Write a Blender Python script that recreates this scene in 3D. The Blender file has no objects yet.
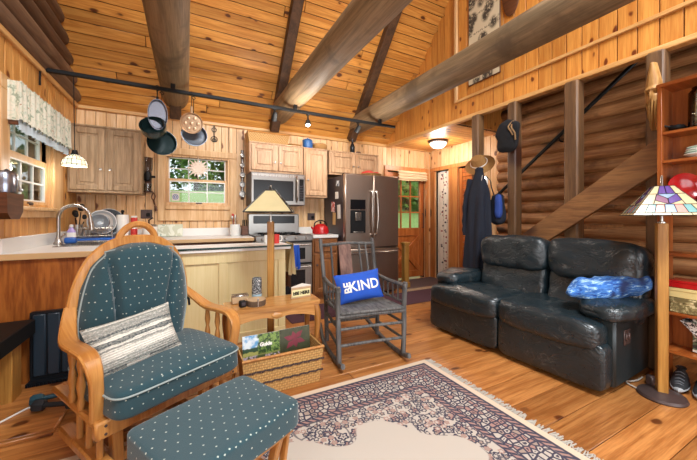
import bpy, math, random
from mathutils import Vector, Matrix, noise
RN = random.Random(11)
S = bpy.context.scene
C = S.collection
PI = math.pi
def V(*a): return Vector(a)
def sm(a, b, x):
    t = max(0, min(1, (x-a)/(b-a))); return t*t*(3-2*t)

# ------------------------------------------------------------------ mesh builder
class MB:
    def __init__(s): s.v = []; s.f = []; s.mi = []; s.rn = []; s.m = 0; s.r = 0.5
    def add(s, vs, fs, M=None):
        b = len(s.v)
        s.v += [tuple(M @ Vector(v)) if M else tuple(v) for v in vs]
        for f in fs:
            s.f.append(tuple(b+i for i in f)); s.mi.append(s.m); s.rn.append(s.r)
        return s
    def box(s, x0, y0, z0, x1, y1, z1, r=0.0, M=None):
        lo = (min(x0, x1), min(y0, y1), min(z0, z1)); hi = (max(x0, x1), max(y0, y1), max(z0, z1))
        r = min([r]+[(hi[i]-lo[i])*.45 for i in range(3)])
        if r <= 0:
            vs = [((lo, hi)[i][0], (lo, hi)[j][1], (lo, hi)[k][2]) for i in (0, 1) for j in (0, 1) for k in (0, 1)]
            return s.add(vs, [(0, 1, 3, 2), (4, 6, 7, 5), (0, 4, 5, 1), (2, 3, 7, 6), (0, 2, 6, 4), (1, 5, 7, 3)], M)
        vs = []; idx = {}
        for i in (0, 1):
            for j in (0, 1):
                for k in (0, 1):
                    for a in range(3):
                        c = []
                        for q, e in enumerate((i, j, k)):
                            p = (lo, hi)[e][q]
                            if q != a: p += r if e == 0 else -r
                            c.append(p)
                        idx[i, j, k, a] = len(vs); vs.append(c)
        fs = []
        for a in range(3):
            b, c = [q for q in range(3) if q != a]
            for e in (0, 1):
                ring = []
                for (u, w) in ((0, 0), (1, 0), (1, 1), (0, 1)):
                    t = [0, 0, 0]; t[a] = e; t[b] = u; t[c] = w
                    ring.append(idx[t[0], t[1], t[2], a])
                fs.append(ring)
            for u in (0, 1):
                for w in (0, 1):
                    t0 = [0, 0, 0]; t0[b] = u; t0[c] = w; t1 = list(t0); t1[a] = 1
                    fs.append([idx[(*t0, b)], idx[(*t1, b)], idx[(*t1, c)], idx[(*t0, c)]])
        for i in (0, 1):
            for j in (0, 1):
                for k in (0, 1): fs.append([idx[i, j, k, a] for a in range(3)])
        return s.add(vs, fs, M)
    def bar(s, p0, p1, w, h, r=0.0, up=(0, 0, 1), M=None):
        p0 = Vector(p0); p1 = Vector(p1); d = p1-p0; L = d.length; d = d/L
        up = Vector(up); x = d.cross(up)
        if x.length < 1e-4: x = d.cross(Vector((0, 1, 0)))
        x.normalize(); z = x.cross(d)
        T = Matrix((x, d, z)).transposed().to_4x4(); T.translation = p0
        return s.box(-w/2, 0, -h/2, w/2, L, h/2, r, M @ T if M else T)
    def sweep(s, pts, prof, up=(0, 0, 1), closed=False, M=None, ups=None, caps=True):
        pts = [Vector(p) for p in pts]; n = len(pts); vs = []; m = 0 if callable(prof) else len(prof)
        for i, p in enumerate(pts):
            a = pts[(i-1) % n] if (closed or i > 0) else p
            b = pts[(i+1) % n] if (closed or i < n-1) else p
            d = (b-a).normalized(); u = Vector(ups[i] if ups else up)
            x = d.cross(u)
            if x.length < 1e-5: x = d.cross(Vector((.3, 1, .2)))
            x.normalize(); z = x.cross(d)
            pr = prof(i/(n-1)) if callable(prof) else prof
            m = len(pr)
            vs += [p+x*q[0]+z*q[1] for q in pr]
        fs = []
        for i in range(n if closed else n-1):
            for j in range(m):
                k = (j+1) % m; i2 = (i+1) % n
                fs.append((i*m+j, i*m+k, i2*m+k, i2*m+j))
        if not closed and caps: fs += [tuple(range(m)), tuple(range((n-1)*m, n*m))]
        return s.add(vs, fs, M)
    def tube(s, pts, r, seg=8, M=None, closed=False, flat=1.0):
        rr = r if isinstance(r, (list, tuple)) else None
        n = len(pts); pts = [Vector(p) for p in pts]; vs = []; x = None
        for i, p in enumerate(pts):
            a = pts[(i-1) % n] if (closed or i > 0) else p
            b = pts[(i+1) % n] if (closed or i < n-1) else p
            d = (b-a).normalized()
            if x is None: x = d.cross(Vector((0, 0, 1)));  x = d.cross(Vector((0, 1, 0))) if x.length < .05 else x
            else: x = x-d*x.dot(d)
            x.normalize(); z = x.cross(d); q = rr[i] if rr else r
            for j in range(seg):
                t = 2*PI*j/seg; vs.append(p+x*q*math.cos(t)+z*q*flat*math.sin(t))
        fs = []
        for i in range(n if closed else n-1):
            i2 = (i+1) % n
            for j in range(seg): k = (j+1) % seg; fs.append((i*seg+j, i*seg+k, i2*seg+k, i2*seg+j))
        if not closed: fs += [tuple(range(seg)), tuple(range((n-1)*seg, n*seg))]
        return s.add(vs, fs, M)
    def cyl(s, p0, p1, r0, r1=None, seg=12, M=None): return s.tube([p0, p1], [r0, r0 if r1 is None else r1], seg, M)
    def lathe(s, prof, c=(0, 0, 0), seg=24, M=None, a0=0, arc=2*PI, sx=1, sy=1):
        vs = []; n = len(prof); full = arc > 6.28; k = seg if full else seg+1
        for j in range(k):
            t = a0+arc*j/seg
            vs += [(c[0]+r*math.cos(t)*sx, c[1]+r*math.sin(t)*sy, c[2]+z) for r, z in prof]
        fs = []
        for j in range(seg):
            j2 = (j+1) % k
            for i in range(n-1): fs.append((j*n+i, j2*n+i, j2*n+i+1, j*n+i+1))
        if full:
            if prof[0][0] > 1e-5: fs.append(tuple(j*n for j in range(k)))
            if prof[-1][0] > 1e-5: fs.append(tuple(j*n+n-1 for j in range(k)))
        return s.add(vs, fs, M)
    def prism(s, poly, z0, z1, M=None):
        n = len(poly); vs = [(x, y, z0) for x, y in poly]+[(x, y, z1) for x, y in poly]
        fs = [tuple(range(n)), tuple(range(n, 2*n))]+[(i, (i+1) % n, n+(i+1) % n, n+i) for i in range(n)]
        return s.add(vs, fs, M)
    def grid(s, nu, nv, fn, M=None, wrap=False):
        vs = [fn(i/nu, j/nv) for j in range(nv+1) for i in range(nu+(0 if wrap else 1))]
        w = nu if wrap else nu+1; fs = []
        for j in range(nv):
            for i in range(nu):
                i2 = (i+1) % w if wrap else i+1
                fs.append((j*w+i, j*w+i2, (j+1)*w+i2, (j+1)*w+i))
        return s.add(vs, fs, M)
    def cushion(s, c, size, p=4, n=10, M=None, amp=0.0, fr=6.0, seed=0, pz=None):
        """superellipsoid on a cube grid; size = full extents"""
        key = {}; vs = []; fs = []
        def vid(a):
            k = tuple(round(q*n) for q in a)
            if k not in key:
                q = [math.sin(t*PI/4)/math.sin(PI/4) for t in a]
                e = sum(abs(t)**p for t in q)**(1/p)
                w = Vector([q[i]/e*size[i]/2 for i in range(3)])
                if amp:
                    nn = Vector([q[i]/max(size[i], .01) for i in range(3)]).normalized()
                    w += nn*amp*(noise.noise(w*fr+Vector((seed*7.1, seed*3.3, seed))) + .5*noise.noise(w*fr*2.3+Vector((seed, 5, 1))))
                key[k] = len(vs); vs.append(w+Vector(c) if not M else w)
            return key[k]
        for a in range(3):
            b, d = (a+1) % 3, (a+2) % 3
            for e in (-1, 1):
                for i in range(n):
                    for j in range(n):
                        q = []
                        for (u, w) in ((i, j), (i+1, j), (i+1, j+1), (i, j+1)):
                            t = [0, 0, 0]; t[a] = e; t[b] = -1+2*u/n; t[d] = -1+2*w/n; q.append(vid(t))
                        fs.append(q)
        if M:
            T = M @ Matrix.Translation(c); return s.add(vs, fs, T)
        return s.add(vs, fs)
    def pillow(s, w, h, t, M=None, n=14, amp=0.0, seed=0):
        """throw pillow in the local xz plane, thickness along y"""
        def fn(sgn):
            def g(a, b):
                u = 2*a-1; v = 2*b-1
                k = (max(0, 1-abs(u)**2.4)*max(0, 1-abs(v)**2.4))**.5
                pin = 1-.07*(1-abs(v)**2)*abs(u)**3; pin2 = 1-.07*(1-abs(u)**2)*abs(v)**3
                y = sgn*t/2*k
                if amp: y += amp*k*noise.noise(Vector((u*2+seed, v*2, sgn)))
                return (u*w/2*pin, y, v*h/2*pin2)
            return g
        s.grid(n, n, fn(-1), M); s.grid(n, n, fn(1), M); return s

def mesh_of(name, mb, mats, smooth=True, ang=38):
    me = bpy.data.meshes.new(name)
    me.from_pydata(mb.v, [], mb.f)
    for m in (mats if isinstance(mats, (list, tuple)) else [mats]): me.materials.append(m)
    import bmesh
    bm = bmesh.new(); bm.from_mesh(me)
    bmesh.ops.recalc_face_normals(bm, faces=bm.faces); bm.to_mesh(me); bm.free()
    me.polygons.foreach_set('material_index', mb.mi)
    a = me.attributes.new('rnd', 'FLOAT', 'FACE'); a.data.foreach_set('value', mb.rn)
    uv = me.uv_layers.new(name='UVMap'); co = me.vertices; lp = me.loops; arr = [0.0]*(2*len(lp))
    for p in me.polygons:
        n = p.normal; ax = max(range(3), key=lambda i: abs(n[i]))
        i, j = ((1, 2), (0, 2), (0, 1))[ax]
        for l in p.loop_indices:
            q = co[lp[l].vertex_index].co; arr[2*l] = q[i]; arr[2*l+1] = q[j]
    uv.data.foreach_set('uv', arr)
    if smooth:
        me.shade_smooth(); me.set_sharp_from_angle(angle=math.radians(ang))
    me.update(); return me
def link(name, mb, mats, parent=None, smooth=True, ang=38):
    o = bpy.data.objects.new(name, mesh_of(name, mb, mats, smooth, ang)); C.objects.link(o)
    if parent: o.parent = parent
    return o
def thing(name, label, cat, loc=(0, 0, 0), rz=0, group=None, rot=None):
    o = bpy.data.objects.new(name, None); C.objects.link(o); o.empty_display_size = .1
    o.location = loc; o.rotation_euler = rot if rot else (0, 0, rz)
    o['label'] = label; o['category'] = cat
    if group: o['group'] = group
    return o
def part(name, mb, mats, parent, label=None, smooth=True, ang=38):
    o = link(name, mb, mats, parent, smooth, ang)
    if label: o['label'] = label
    return o
def solo(name, mb, mats, label, cat, loc=(0, 0, 0), rz=0, group=None, rot=None, smooth=True, ang=38):
    o = link(name, mb, mats, None, smooth, ang); o.location = loc; o.rotation_euler = rot if rot else (0, 0, rz)
    o['label'] = label; o['category'] = cat
    if group: o['group'] = group
    return o
def struct(name, mb, mats, parent=None, smooth=True):
    o = link(name, mb, mats, parent, smooth)
    if parent is None: o['kind'] = 'structure'
    return o
def sroot(name, loc=(0, 0, 0)):
    o = bpy.data.objects.new(name, None); C.objects.link(o); o.location = loc; o['kind'] = 'structure'; return o
def dup(root, loc, rz=None, label=None, rot=None):
    r = root.copy(); C.objects.link(r); r.location = loc
    if rz is not None: r.rotation_euler = (0, 0, rz)
    if rot is not None: r.rotation_euler = rot
    if label: r['label'] = label
    for ch in list(root.children):
        c = ch.copy(); C.objects.link(c); c.parent = r
        for g in list(ch.children):
            d = g.copy(); C.objects.link(d); d.parent = c
    return r
def RX(a): return Matrix.Rotation(a, 4, 'X')
def RY(a): return Matrix.Rotation(a, 4, 'Y')
def RZ(a): return Matrix.Rotation(a, 4, 'Z')
def TR(x, y, z): return Matrix.Translation((x, y, z))
def rect(w, h, r=0):
    if not r: return [(-w/2, -h/2), (w/2, -h/2), (w/2, h/2), (-w/2, h/2)]
    a, b = w/2, h/2
    return [(-a+r, -b), (a-r, -b), (a, -b+r), (a, b-r), (a-r, b), (-a+r, b), (-a, b-r), (-a, -b+r)]
def spline(pts, k=6):
    P = [Vector(p) for p in pts]; P = [P[0]*2-P[1]]+P+[P[-1]*2-P[-2]]; out = []
    for i in range(1, len(P)-2):
        a, b, c, d = P[i-1:i+3]
        for q in range(k):
            t = q/k
            out.append(.5*((2*b)+(c-a)*t+(2*a-5*b+4*c-d)*t*t+(3*b-a-3*c+d)*t**3))
    out.append(P[-2]); return out

# ------------------------------------------------------------------ materials
def srgb(h, k=1.0):
    if isinstance(h, str): h = [int(h[i:i+2], 16)/255 for i in (0, 2, 4)]
    return tuple(min(1, ((c/12.92) if c <= .04045 else ((c+.055)/1.055)**2.4)*k) for c in h)+(1,)
class NT:
    def __init__(s, name):
        s.mat = bpy.data.materials.new(name); s.mat.use_nodes = True; s.t = s.mat.node_tree; s.t.nodes.clear()
        s.out = s.n('ShaderNodeOutputMaterial'); s.b = s.n('ShaderNodeBsdfPrincipled')
        s.l(s.b.outputs[0], s.out.inputs[0])
    def n(s, ty, **kw):
        q = s.t.nodes.new(ty)
        for k, v in kw.items(): setattr(q, k, v)
        return q
    def l(s, a, b): s.t.links.new(a, b)
    def put(s, sock, v):
        if hasattr(v, 'is_linked'): s.l(v, sock)
        elif v is not None: sock.default_value = v
    def m(s, op, a, b=None, c=None, clamp=False):
        q = s.n('ShaderNodeMath', operation=op, use_clamp=clamp)
        for i, v in enumerate((a, b, c)): s.put(q.inputs[i], v)
        return q.outputs[0]
    def mix(s, f, a, b, blend='MIX'):
        q = s.n('ShaderNodeMix', data_type='RGBA', blend_type=blend)
        s.put(q.inputs[0], f); s.put(q.inputs[6], a); s.put(q.inputs[7], b); return q.outputs[2]
    def step(s, e0, e1, x):
        q = s.n('ShaderNodeMapRange', interpolation_type='SMOOTHSTEP')
        s.put(q.inputs[0], x); q.inputs[1].default_value = e0; q.inputs[2].default_value = e1; return q.outputs[0]
    def obj(s): return s.n('ShaderNodeTexCoord').outputs['Object']
    def uv(s): return s.n('ShaderNodeTexCoord').outputs['UV']
    def xyz(s, v): return s.n('ShaderNodeSeparateXYZ'), v
    def sep(s, v):
        q = s.n('ShaderNodeSeparateXYZ'); s.l(v, q.inputs[0]); return q.outputs
    def com(s, x, y, z=0.0):
        q = s.n('ShaderNodeCombineXYZ')
        for i, v in enumerate((x, y, z)): s.put(q.inputs[i], v)
        return q.outputs[0]
    def scale(s, v, sc, off=None):
        q = s.n('ShaderNodeVectorMath', operation='MULTIPLY_ADD'); s.put(q.inputs[0], v); q.inputs[1].default_value = sc
        if off is not None: s.put(q.inputs[2], off)
        return q.outputs[0]
    def noise(s, v, sc=5, det=3, rough=.55, dist=0.0, out=0):
        q = s.n('ShaderNodeTexNoise'); s.put(q.inputs['Vector'], v); q.inputs['Scale'].default_value = sc
        q.inputs['Detail'].default_value = det; q.inputs['Roughness'].default_value = rough; q.inputs['Distortion'].default_value = dist
        return q.outputs[out]
    def vor(s, v, sc=5, dim='3D', feat='F1', rand=1.0):
        q = s.n('ShaderNodeTexVoronoi', voronoi_dimensions=dim, feature=feat); s.put(q.inputs['Vector'], v)
        q.inputs['Scale'].default_value = sc; q.inputs['Randomness'].default_value = rand; return q
    def rnd(s):
        q = s.n('ShaderNodeAttribute', attribute_name='rnd'); return q.outputs['Fac']
    def bump(s, h, st=.3, d=.01):
        q = s.n('ShaderNodeBump'); q.inputs['Strength'].default_value = st; q.inputs['Distance'].default_value = d
        s.l(h, q.inputs['Height']); s.l(q.outputs[0], s.b.inputs['Normal'])
    def fin(s, col, rough=.5, metal=0.0, spec=None, coat=None):
        s.put(s.b.inputs['Base Color'], col); s.put(s.b.inputs['Roughness'], rough); s.put(s.b.inputs['Metallic'], metal)
        if spec is not None: s.b.inputs['Specular IOR Level'].default_value = spec
        if coat: s.b.inputs['Coat Weight'].default_value = coat; s.b.inputs['Coat Roughness'].default_value = .15
        return s.mat
def plain(name, h, rough=.5, metal=0.0, var=.12, sc=8, bump=0, k=1.0, spec=None, emis=None, est=1.0, coat=None):
    t = NT(name); c = srgb(h, k); n = t.noise(t.obj(), sc, 3)
    a = tuple(x*(1-var) for x in c[:3])+(1,); b = tuple(min(1, x*(1+var)) for x in c[:3])+(1,)
    if bump: t.bump(t.noise(t.obj(), sc*6, 3), bump)
    if emis:
        t.b.inputs['Emission Color'].default_value = srgb(emis); t.b.inputs['Emission Strength'].default_value = est
    return t.fin(t.mix(n, a, b), rough, metal, spec, coat)
def wood(name, h1, h2, axis='Z', dens=18, stretch=.07, rough=.45, knots=0, rndamt=.5, bump=.15, kh='3a1a08', coat=None, dark=None, ringw=.35):
    """grain along `axis` (X/Y/Z, or 'UV0'/'UV1' for box-mapped UV)"""
    t = NT(name); r = t.rnd()
    off = t.com(t.m('MULTIPLY', r, 17.3), t.m('MULTIPLY', r, 41.7), t.m('MULTIPLY', r, 9.1))
    if axis.startswith('UV'):
        v = t.uv(); sc = (stretch, 1, 1) if axis == 'UV0' else (1, stretch, 1)
        ax = 0 if axis == 'UV0' else 1
    else:
        v = t.obj(); ax = 'XYZ'.index(axis); sc = tuple(stretch if i == ax else 1 for i in range(3))
    g = t.scale(v, sc, off)
    n1 = t.noise(g, dens, 4, .6, .6); n2 = t.noise(g, dens*4.5, 2, .6)
    f = t.m('ADD', t.m('MULTIPLY', n1, 1-ringw), t.m('MULTIPLY', n2, ringw))
    f = t.step(.36, .66, f)
    col = t.mix(f, srgb(h1), srgb(h2))
    tone = t.m('ADD', t.m('MULTIPLY', t.m('SUBTRACT', r, .5), rndamt), 1.0)
    col = t.mix(1.0, col, t.com(tone, tone, tone), 'MULTIPLY')
    if knots:
        k = tuple((.55 if i == ax else 1) for i in range(3))
        kv = t.scale(v, k, off); kv = t.scale(kv, (1, 1, 1), t.scale(t.noise(kv, 9, 2, out=1), (.05, .05, .05)))
        vo = t.vor(kv, knots)
        pick = t.step(.45, .47, t.sep(vo.outputs['Color'])[0])
        km = t.m('MULTIPLY', t.step(.22, .12, vo.outputs['Distance']), pick)
        halo = t.m('MULTIPLY', t.step(.42, .15, vo.outputs['Distance']), t.m('MULTIPLY', pick, .45))
        col = t.mix(halo, col, srgb(h1)); col = t.mix(km, col, srgb(kh))
    if dark:
        d = t.noise(t.scale(v, (1, 1, 1), off), 2.2, 4, .65); col = t.mix(t.step(.52, .72, d), col, srgb(dark))
    t.bump(f, bump, .004)
    return t.fin(col, rough, coat=coat)
def glassy(name, tint=(1, 1, 1, 1), g=.12, rough=.0):
    t = NT(name); t.t.nodes.remove(t.b)
    a = t.n('ShaderNodeBsdfTransparent'); a.inputs[0].default_value = tint
    b = t.n('ShaderNodeBsdfGlossy'); b.inputs['Roughness'].default_value = rough
    fr = t.n('ShaderNodeFresnel'); fr.inputs[0].default_value = 1.45
    mx = t.n('ShaderNodeMixShader'); t.l(t.m('MULTIPLY', fr.outputs[0], g*6), mx.inputs[0]); t.l(a.outputs[0], mx.inputs[1]); t.l(b.outputs[0], mx.inputs[2])
    t.l(mx.outputs[0], t.out.inputs[0]); return t.mat
def steel(name, h='b9b4ae', rough=.28, axis=2):
    t = NT(name); sc = [60, 60, 60]; sc[axis] = 1.2
    n = t.noise(t.scale(t.obj(), tuple(sc)), 3, 3)
    c = srgb(h); return t.fin(t.mix(n, tuple(x*.85 for x in c[:3])+(1,), c), t.m('ADD', t.m('MULTIPLY', n, .12), rough-.06), 1.0)
def dots(name, h, hd, cell=.034, r=.0045, rough=.9):
    t = NT(name); u = t.sep(t.uv()); 
    row = t.m('FLOOR', t.m('DIVIDE', u[1], cell)); x = t.m('ADD', t.m('DIVIDE', u[0], cell), t.m('MULTIPLY', t.m('MODULO', row, 2.0), .5))
    fx = t.m('MULTIPLY', t.m('ABSOLUTE', t.m('SUBTRACT', t.m('FRACT', x), .5)), cell)
    fy = t.m('MULTIPLY', t.m('ABSOLUTE', t.m('SUBTRACT', t.m('FRACT', t.m('DIVIDE', u[1], cell)), .5)), cell)
    d = t.m('ADD', fx, fy); mask = t.step(r*1.25, r*.8, d)
    w = t.noise(t.scale(t.obj(), (1, 1, 1)), 420, 2)
    base = t.mix(w, srgb(h, .65), srgb(h, 1.35))
    n = t.noise(t.obj(), 5, 3); base = t.mix(t.m('MULTIPLY', n, .3), base, srgb(h, 1.5))
    t.bump(w, .3, .002)
    t.b.inputs['Sheen Weight'].default_value = .25
    return t.fin(t.mix(mask, base, srgb(hd)), rough)

M = {}
M['pine'] = wood('pine_boards', 'ba7e3e', 'd6a05c', 'Z', 26, .05, .42, 8, .26, .08, '6b3413')
M['pine_lit'] = wood('lit_pine_boards', 'd1a26c', 'e6c398', 'Z', 26, .05, .45, 8, .24, .08, '7c4520')  # same pine; brighter light on kitchen and entry walls put into the colour
M['pine_roof'] = wood('roof_pine_boards', 'b2702c', 'd69a4c', 'X', 26, .05, .45, 8.5, .42, .08, '54280c')
M['pine_knee'] = wood('amber_pine_boards', 'ba7430', 'd69648', 'Z', 26, .05, .42, 11, .28, .08, '6b2f0c')
M['trimpine'] = wood('pine_trim', 'cb9c66', 'e2be8e', 'UV1', 18, .06, .4, 0, .2)
M['trimpine0'] = wood('pine_rail_trim', 'c08a4d', 'dbae73', 'UV0', 18, .06, .4, 0, .2)
M['trimorange'] = wood('orange_pine_trim', 'b06a34', 'cc8c50', 'UV1', 18, .06, .35, 3, .2)
M['floor'] = wood('floor_boards', '955a2a', 'c18348', 'X', 24, .05, .33, 8, .48, .04, '5e3014', coat=.12)
M['log'] = wood('log_wall_wood', '5a3f2b', '795a40', 'Y', 14, .07, .7, 2.2, .5, .35, '2a1a10')
M['logr'] = wood('stair_log_wood', '8a5934', 'ba8858', 'Y', 16, .07, .6, 2.2, .5, .35, '3d2312', dark='6d4629')
M['beam'] = wood('weathered_log', '6e5a40', '93795a', 'Y', 20, .05, .65, 0, .3, .3, dark='5a4833')
M['rafter'] = wood('dark_rafter_wood', '3c2717', '5c3f28', 'Y', 14, .06, .6, 0, .2)
M['post'] = wood('dark_post_wood', '523822', '775534', 'Z', 20, .06, .55, 2.2, .2, .3)
M['stair'] = wood('stair_timber', '70492a', '976b40', 'Y', 18, .1, .5, 2.4, .3, .2)
M['cab'] = wood('grey_oak', '957a5a', 'bb9e7c', 'Z', 30, .05, .45, 0, .2, .12)
M['cabr'] = wood('pale_oak', 'ab8460', 'cfab86', 'Z', 30, .05, .42, 0, .2, .12)
M['cabd'] = wood('dark_oak', '6d3f1c', '8f5a2c', 'Z', 30, .05, .4, 0, .2, .12)
M['oakend'] = wood('red_oak_panel', '7c3f14', 'b0692c', 'Z', 13, .12, .38, 0, .2, .12)
M['honey'] = wood('honey_wood', 'a56a30', 'c48c4c', 'UV1', 22, .06, .33, 0, .25, .06, coat=.2)
M['honeyt'] = wood('honey_table_wood', 'ac7438', 'c99252', 'X', 16, .08, .22, 0, .25, .05, coat=.5)
M['honeyl'] = wood('turned_table_wood', '8a5222', 'ad7438', 'Z', 16, .08, .3, 0, .25, .05, coat=.3)
M['lampwood'] = wood('lamp_post_oak', '96662a', 'bb8a44', 'Z', 26, .05, .4, 0, .2, .06)
M['case'] = wood('cherry_bookcase_wood', '8a4418', 'b0642c', 'UV1', 16, .06, .35, 0, .2, .05, coat=.15)
M['case0'] = wood('cherry_shelf_wood', '8a4418', 'b0642c', 'UV0', 16, .06, .35, 0, .2, .05, coat=.15)
M['doorw'] = wood('orange_door_wood', 'a5541f', 'c5773c', 'UV1', 16, .06, .32, 0, .2, .05, coat=.2)
M['greystick'] = wood('weathered_grey_sticks', '3e3d3c', '6e6d6b', 'UV1', 20, .1, .7, 0, .3, .3)
M['slat'] = wood('reddish_slat_wood', '5a3b30', '866152', 'Z', 14, .08, .55, 0, .3, .2)
M['island'] = wood('cream_birch_panel', 'd9c48c', 'e2cf9c', 'Z', 20, .05, .4, 0, .05, .03)
M['dwood'] = wood('dark_walnut', '4a2a1a', '6b4028', 'UV0', 18, .08, .4, 0, .2)
M['white'] = plain('white_laminate', 'e4e2de', .35, var=.03)
M['plaster'] = plain('off_white_enamel', 'e8e6e0', .3, var=.03)
M['tan'] = plain('tan_counter_edge', 'cba97a', .5, var=.06)
M['steel'] = steel('brushed_steel')
M['steelh'] = steel('brushed_steel_level', '9c9893', .3, 0)
M['fridge'] = steel('dark_brushed_steel', 'bcaa9c', .36, 2)
M['chrome'] = plain('chrome', 'd0d0d0', .12, 1.0, var=.03)
M['black'] = plain('black_plastic', '111112', .55, var=.2, spec=.25)
M['blackm'] = plain('black_metal', '1b1b1c', .45, .6, var=.2)
M['blackg'] = plain('black_glass', '101013', .22, var=.1, spec=.35)
M['darkgrey'] = plain('dark_grey_enamel', '3b3438', .4, var=.08)
M['grille'] = plain('dark_grille_metal', '20242a', .4, .5)
M['navyp'] = plain('blue_black_panel', '22313d', .35, var=.15)
M['red'] = plain('red_enamel', 'b5161a', .2, var=.08, coat=.4)
M['redc'] = plain('red_paper', 'c23028', .6, var=.1)
M['bluee'] = plain('blue_enamel', '2f5f9a', .3, var=.12)
M['bluef'] = plain('royal_blue_cloth', '1f52b8', .85, var=.15, bump=.2)
M['navyf'] = plain('navy_cloth', '161c2b', .85, var=.3, sc=14, bump=.25)
M['blackf'] = plain('black_felt', '17181c', .95, var=.3, sc=30, bump=.3)
M['straw'] = plain('tan_straw', 'a77b45', .8, var=.25, sc=60, bump=.5)
M['rope'] = plain('tan_rope', '9b7b55', .9, var=.3, sc=90, bump=.5)
M['creamf'] = plain('cream_cloth', 'dcc998', .9, var=.15, sc=20, bump=.2)
M['brownf'] = plain('brown_cloth', '6a4630', .9, var=.25, bump=.2)
M['mustard'] = plain('mustard_cloth', 'b98a3c', .9, var=.2, bump=.2)
M['copper'] = plain('pale_copper', 'c2a282', .35, .7, var=.15, sc=20)
M['greypan'] = plain('grey_enamel_pan', '59606a', .3, .4, var=.15)
M['silver'] = plain('hammered_silver', '9a9fad', .25, .9, var=.15, sc=20)
M['greenpan'] = plain('green_black_enamel', '1f3436', .22, .2, var=.2)
M['glassy'] = glassy('window_glass', (.97, 1, .99, 1), .12)
M['jar'] = glassy('jar_glass', (.9, .93, .93, 1), .3)
M['paper'] = plain('white_paper', 'eeeae2', .8, var=.03)
M['kraft'] = plain('tan_paper', 'd0a970', .8, var=.06)
M['china'] = plain('white_china', 'e6e8e4', .2, var=.03, coat=.3)
M['celadon'] = plain('pale_green_china', 'bcd6c8', .2, var=.05, coat=.3)
M['plateg'] = plain('grey_blue_plate', '7d8288', .25, var=.1)
M['yellowb'] = plain('pale_yellow_card', 'dcc987', .7, var=.06)
M['bluepl'] = plain('blue_plastic', '2a63b8', .4, var=.1)
M['purple'] = plain('lavender_plastic', 'a996cf', .4, var=.15)
M['rubber'] = plain('dark_rubber', '25272b', .75, var=.2)
M['tealr'] = plain('teal_vinyl', '1f4d5c', .5, var=.15)
M['brown'] = plain('brown_base_metal', '4e3f3c', .4, .3, var=.12)
M['straps'] = plain('grey_cord', 'b7b1a6', .7, var=.1)
M['soil'] = plain('dark_backing', '2a1a10', .9, var=.2)
M['maroon'] = plain('maroon_runner', '4a2a33', .95, var=.15, sc=60, bump=.4)
M['doormat'] = plain('brown_mat_pile', '5b4744', .95, var=.35, sc=120, bump=.5)
M['matedge'] = plain('pebbly_mat_edge', 'a58a6c', .9, var=.5, sc=45, bump=.6)
M['bulb'] = plain('lit_bulb', 'ffffff', .4, var=.01, emis='fff6e6', est=25)
M['dome'] = plain('lit_frosted_dome', 'ffffff', .4, var=.01, emis='fff2dc', est=3.2)
M['shade'] = plain('cream_lamp_glass', 'c4b68a', .35, var=.1, sc=12)
M['lead'] = plain('lead_came', '2f2a26', .4, .5, var=.1)
M['birch'] = plain('birch_slice', 'b99c78', .7, var=.2, sc=20)
M['bark'] = plain('bark', '5a4532', .9, var=.35, sc=40, bump=.5)
M['speck'] = None
# ------------------------------------------------------------------ special materials
M['teal'] = dots('teal_dotted_fabric', '1c3c44', 'aab2a8', .040, .0036)
M['piping'] = plain('grey_cord_piping', '8f9a98', .8, var=.1)
def leather():
    t = NT('black_leather'); o = t.obj()
    warp = t.scale(t.noise(o, 3.0, 2, out=1), (.35, .35, .35)); wv = t.scale(o, (1, 1, 1), warp)
    w = t.noise(o, 3.0, 3, .55, 1.0); r1 = t.noise(t.scale(wv, (9, 5, 14)), 1.0, 4, .6)
    rid = t.m('ABSOLUTE', t.m('SUBTRACT', r1, .5)); crease = t.step(.0, .06, rid)
    fine = t.vor(o, 260).outputs['Distance']
    h = t.m('ADD', t.m('MULTIPLY', w, 1.0), t.m('ADD', t.m('MULTIPLY', crease, .30), t.m('MULTIPLY', fine, .03)))
    t.bump(h, .27, .02)
    scuff = t.m('MULTIPLY', t.step(.014, .0, rid), t.step(.50, .62, t.noise(o, 6, 3)))
    col = t.mix(t.noise(o, 4, 3), srgb('111c21'), srgb('212f35')); col = t.mix(t.m('MULTIPLY', scuff, .35), col, srgb('8d8a84'))
    return t.fin(col, t.m('ADD', .22, t.m('MULTIPLY', t.noise(o, 30, 3), .16)), spec=.7)
M['leather'] = leather()
M['leatherp'] = plain('smooth_dark_leather', '1b2629', .38, var=.15, sc=5, bump=.08, spec=.5)
def knit():
    t = NT('striped_knit'); u = t.sep(t.uv())
    row = t.m('MULTIPLY', u[1], 95.0); j = t.noise(t.scale(t.uv(), (14, 30, 1)), 1.0, 2)
    rid = t.m('FLOOR', t.m('ADD', row, t.m('MULTIPLY', j, 2.2)))
    rr = t.n('ShaderNodeTexWhiteNoise', noise_dimensions='1D'); t.l(rid, rr.inputs['W'])
    st = t.noise(t.scale(t.uv(), (110, 160, 1)), 1.0, 2)
    f = t.m('ADD', t.m('MULTIPLY', rr.outputs[0], .6), t.m('MULTIPLY', st, .7))
    col = t.mix(t.step(.35, .8, f), srgb('d9d4c8'), srgb('85867f'))
    col = t.mix(t.step(.82, .93, f), col, srgb('4c5254'))
    t.bump(t.m('ADD', st, t.m('SINE', t.m('MULTIPLY', row, 6.28))), .5, .003); return t.fin(col, .95)
M['knit'] = knit()
def throwm():
    t = NT('blue_marled_yarn'); o = t.obj(); w = t.noise(t.scale(o, (6, 14, 26)), 1.6, 4, .7, 1.5)
    col = t.mix(t.step(.35, .5, w), srgb('173a86'), srgb('3e78c4')); col = t.mix(t.step(.52, .64, w), col, srgb('a9cfe6'))
    d = t.noise(o, 4.5, 2); col = t.mix(t.step(.55, .68, d), col, srgb('1b2a55'))
    t.bump(w, .8, .01); return t.fin(col, .9)
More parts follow.
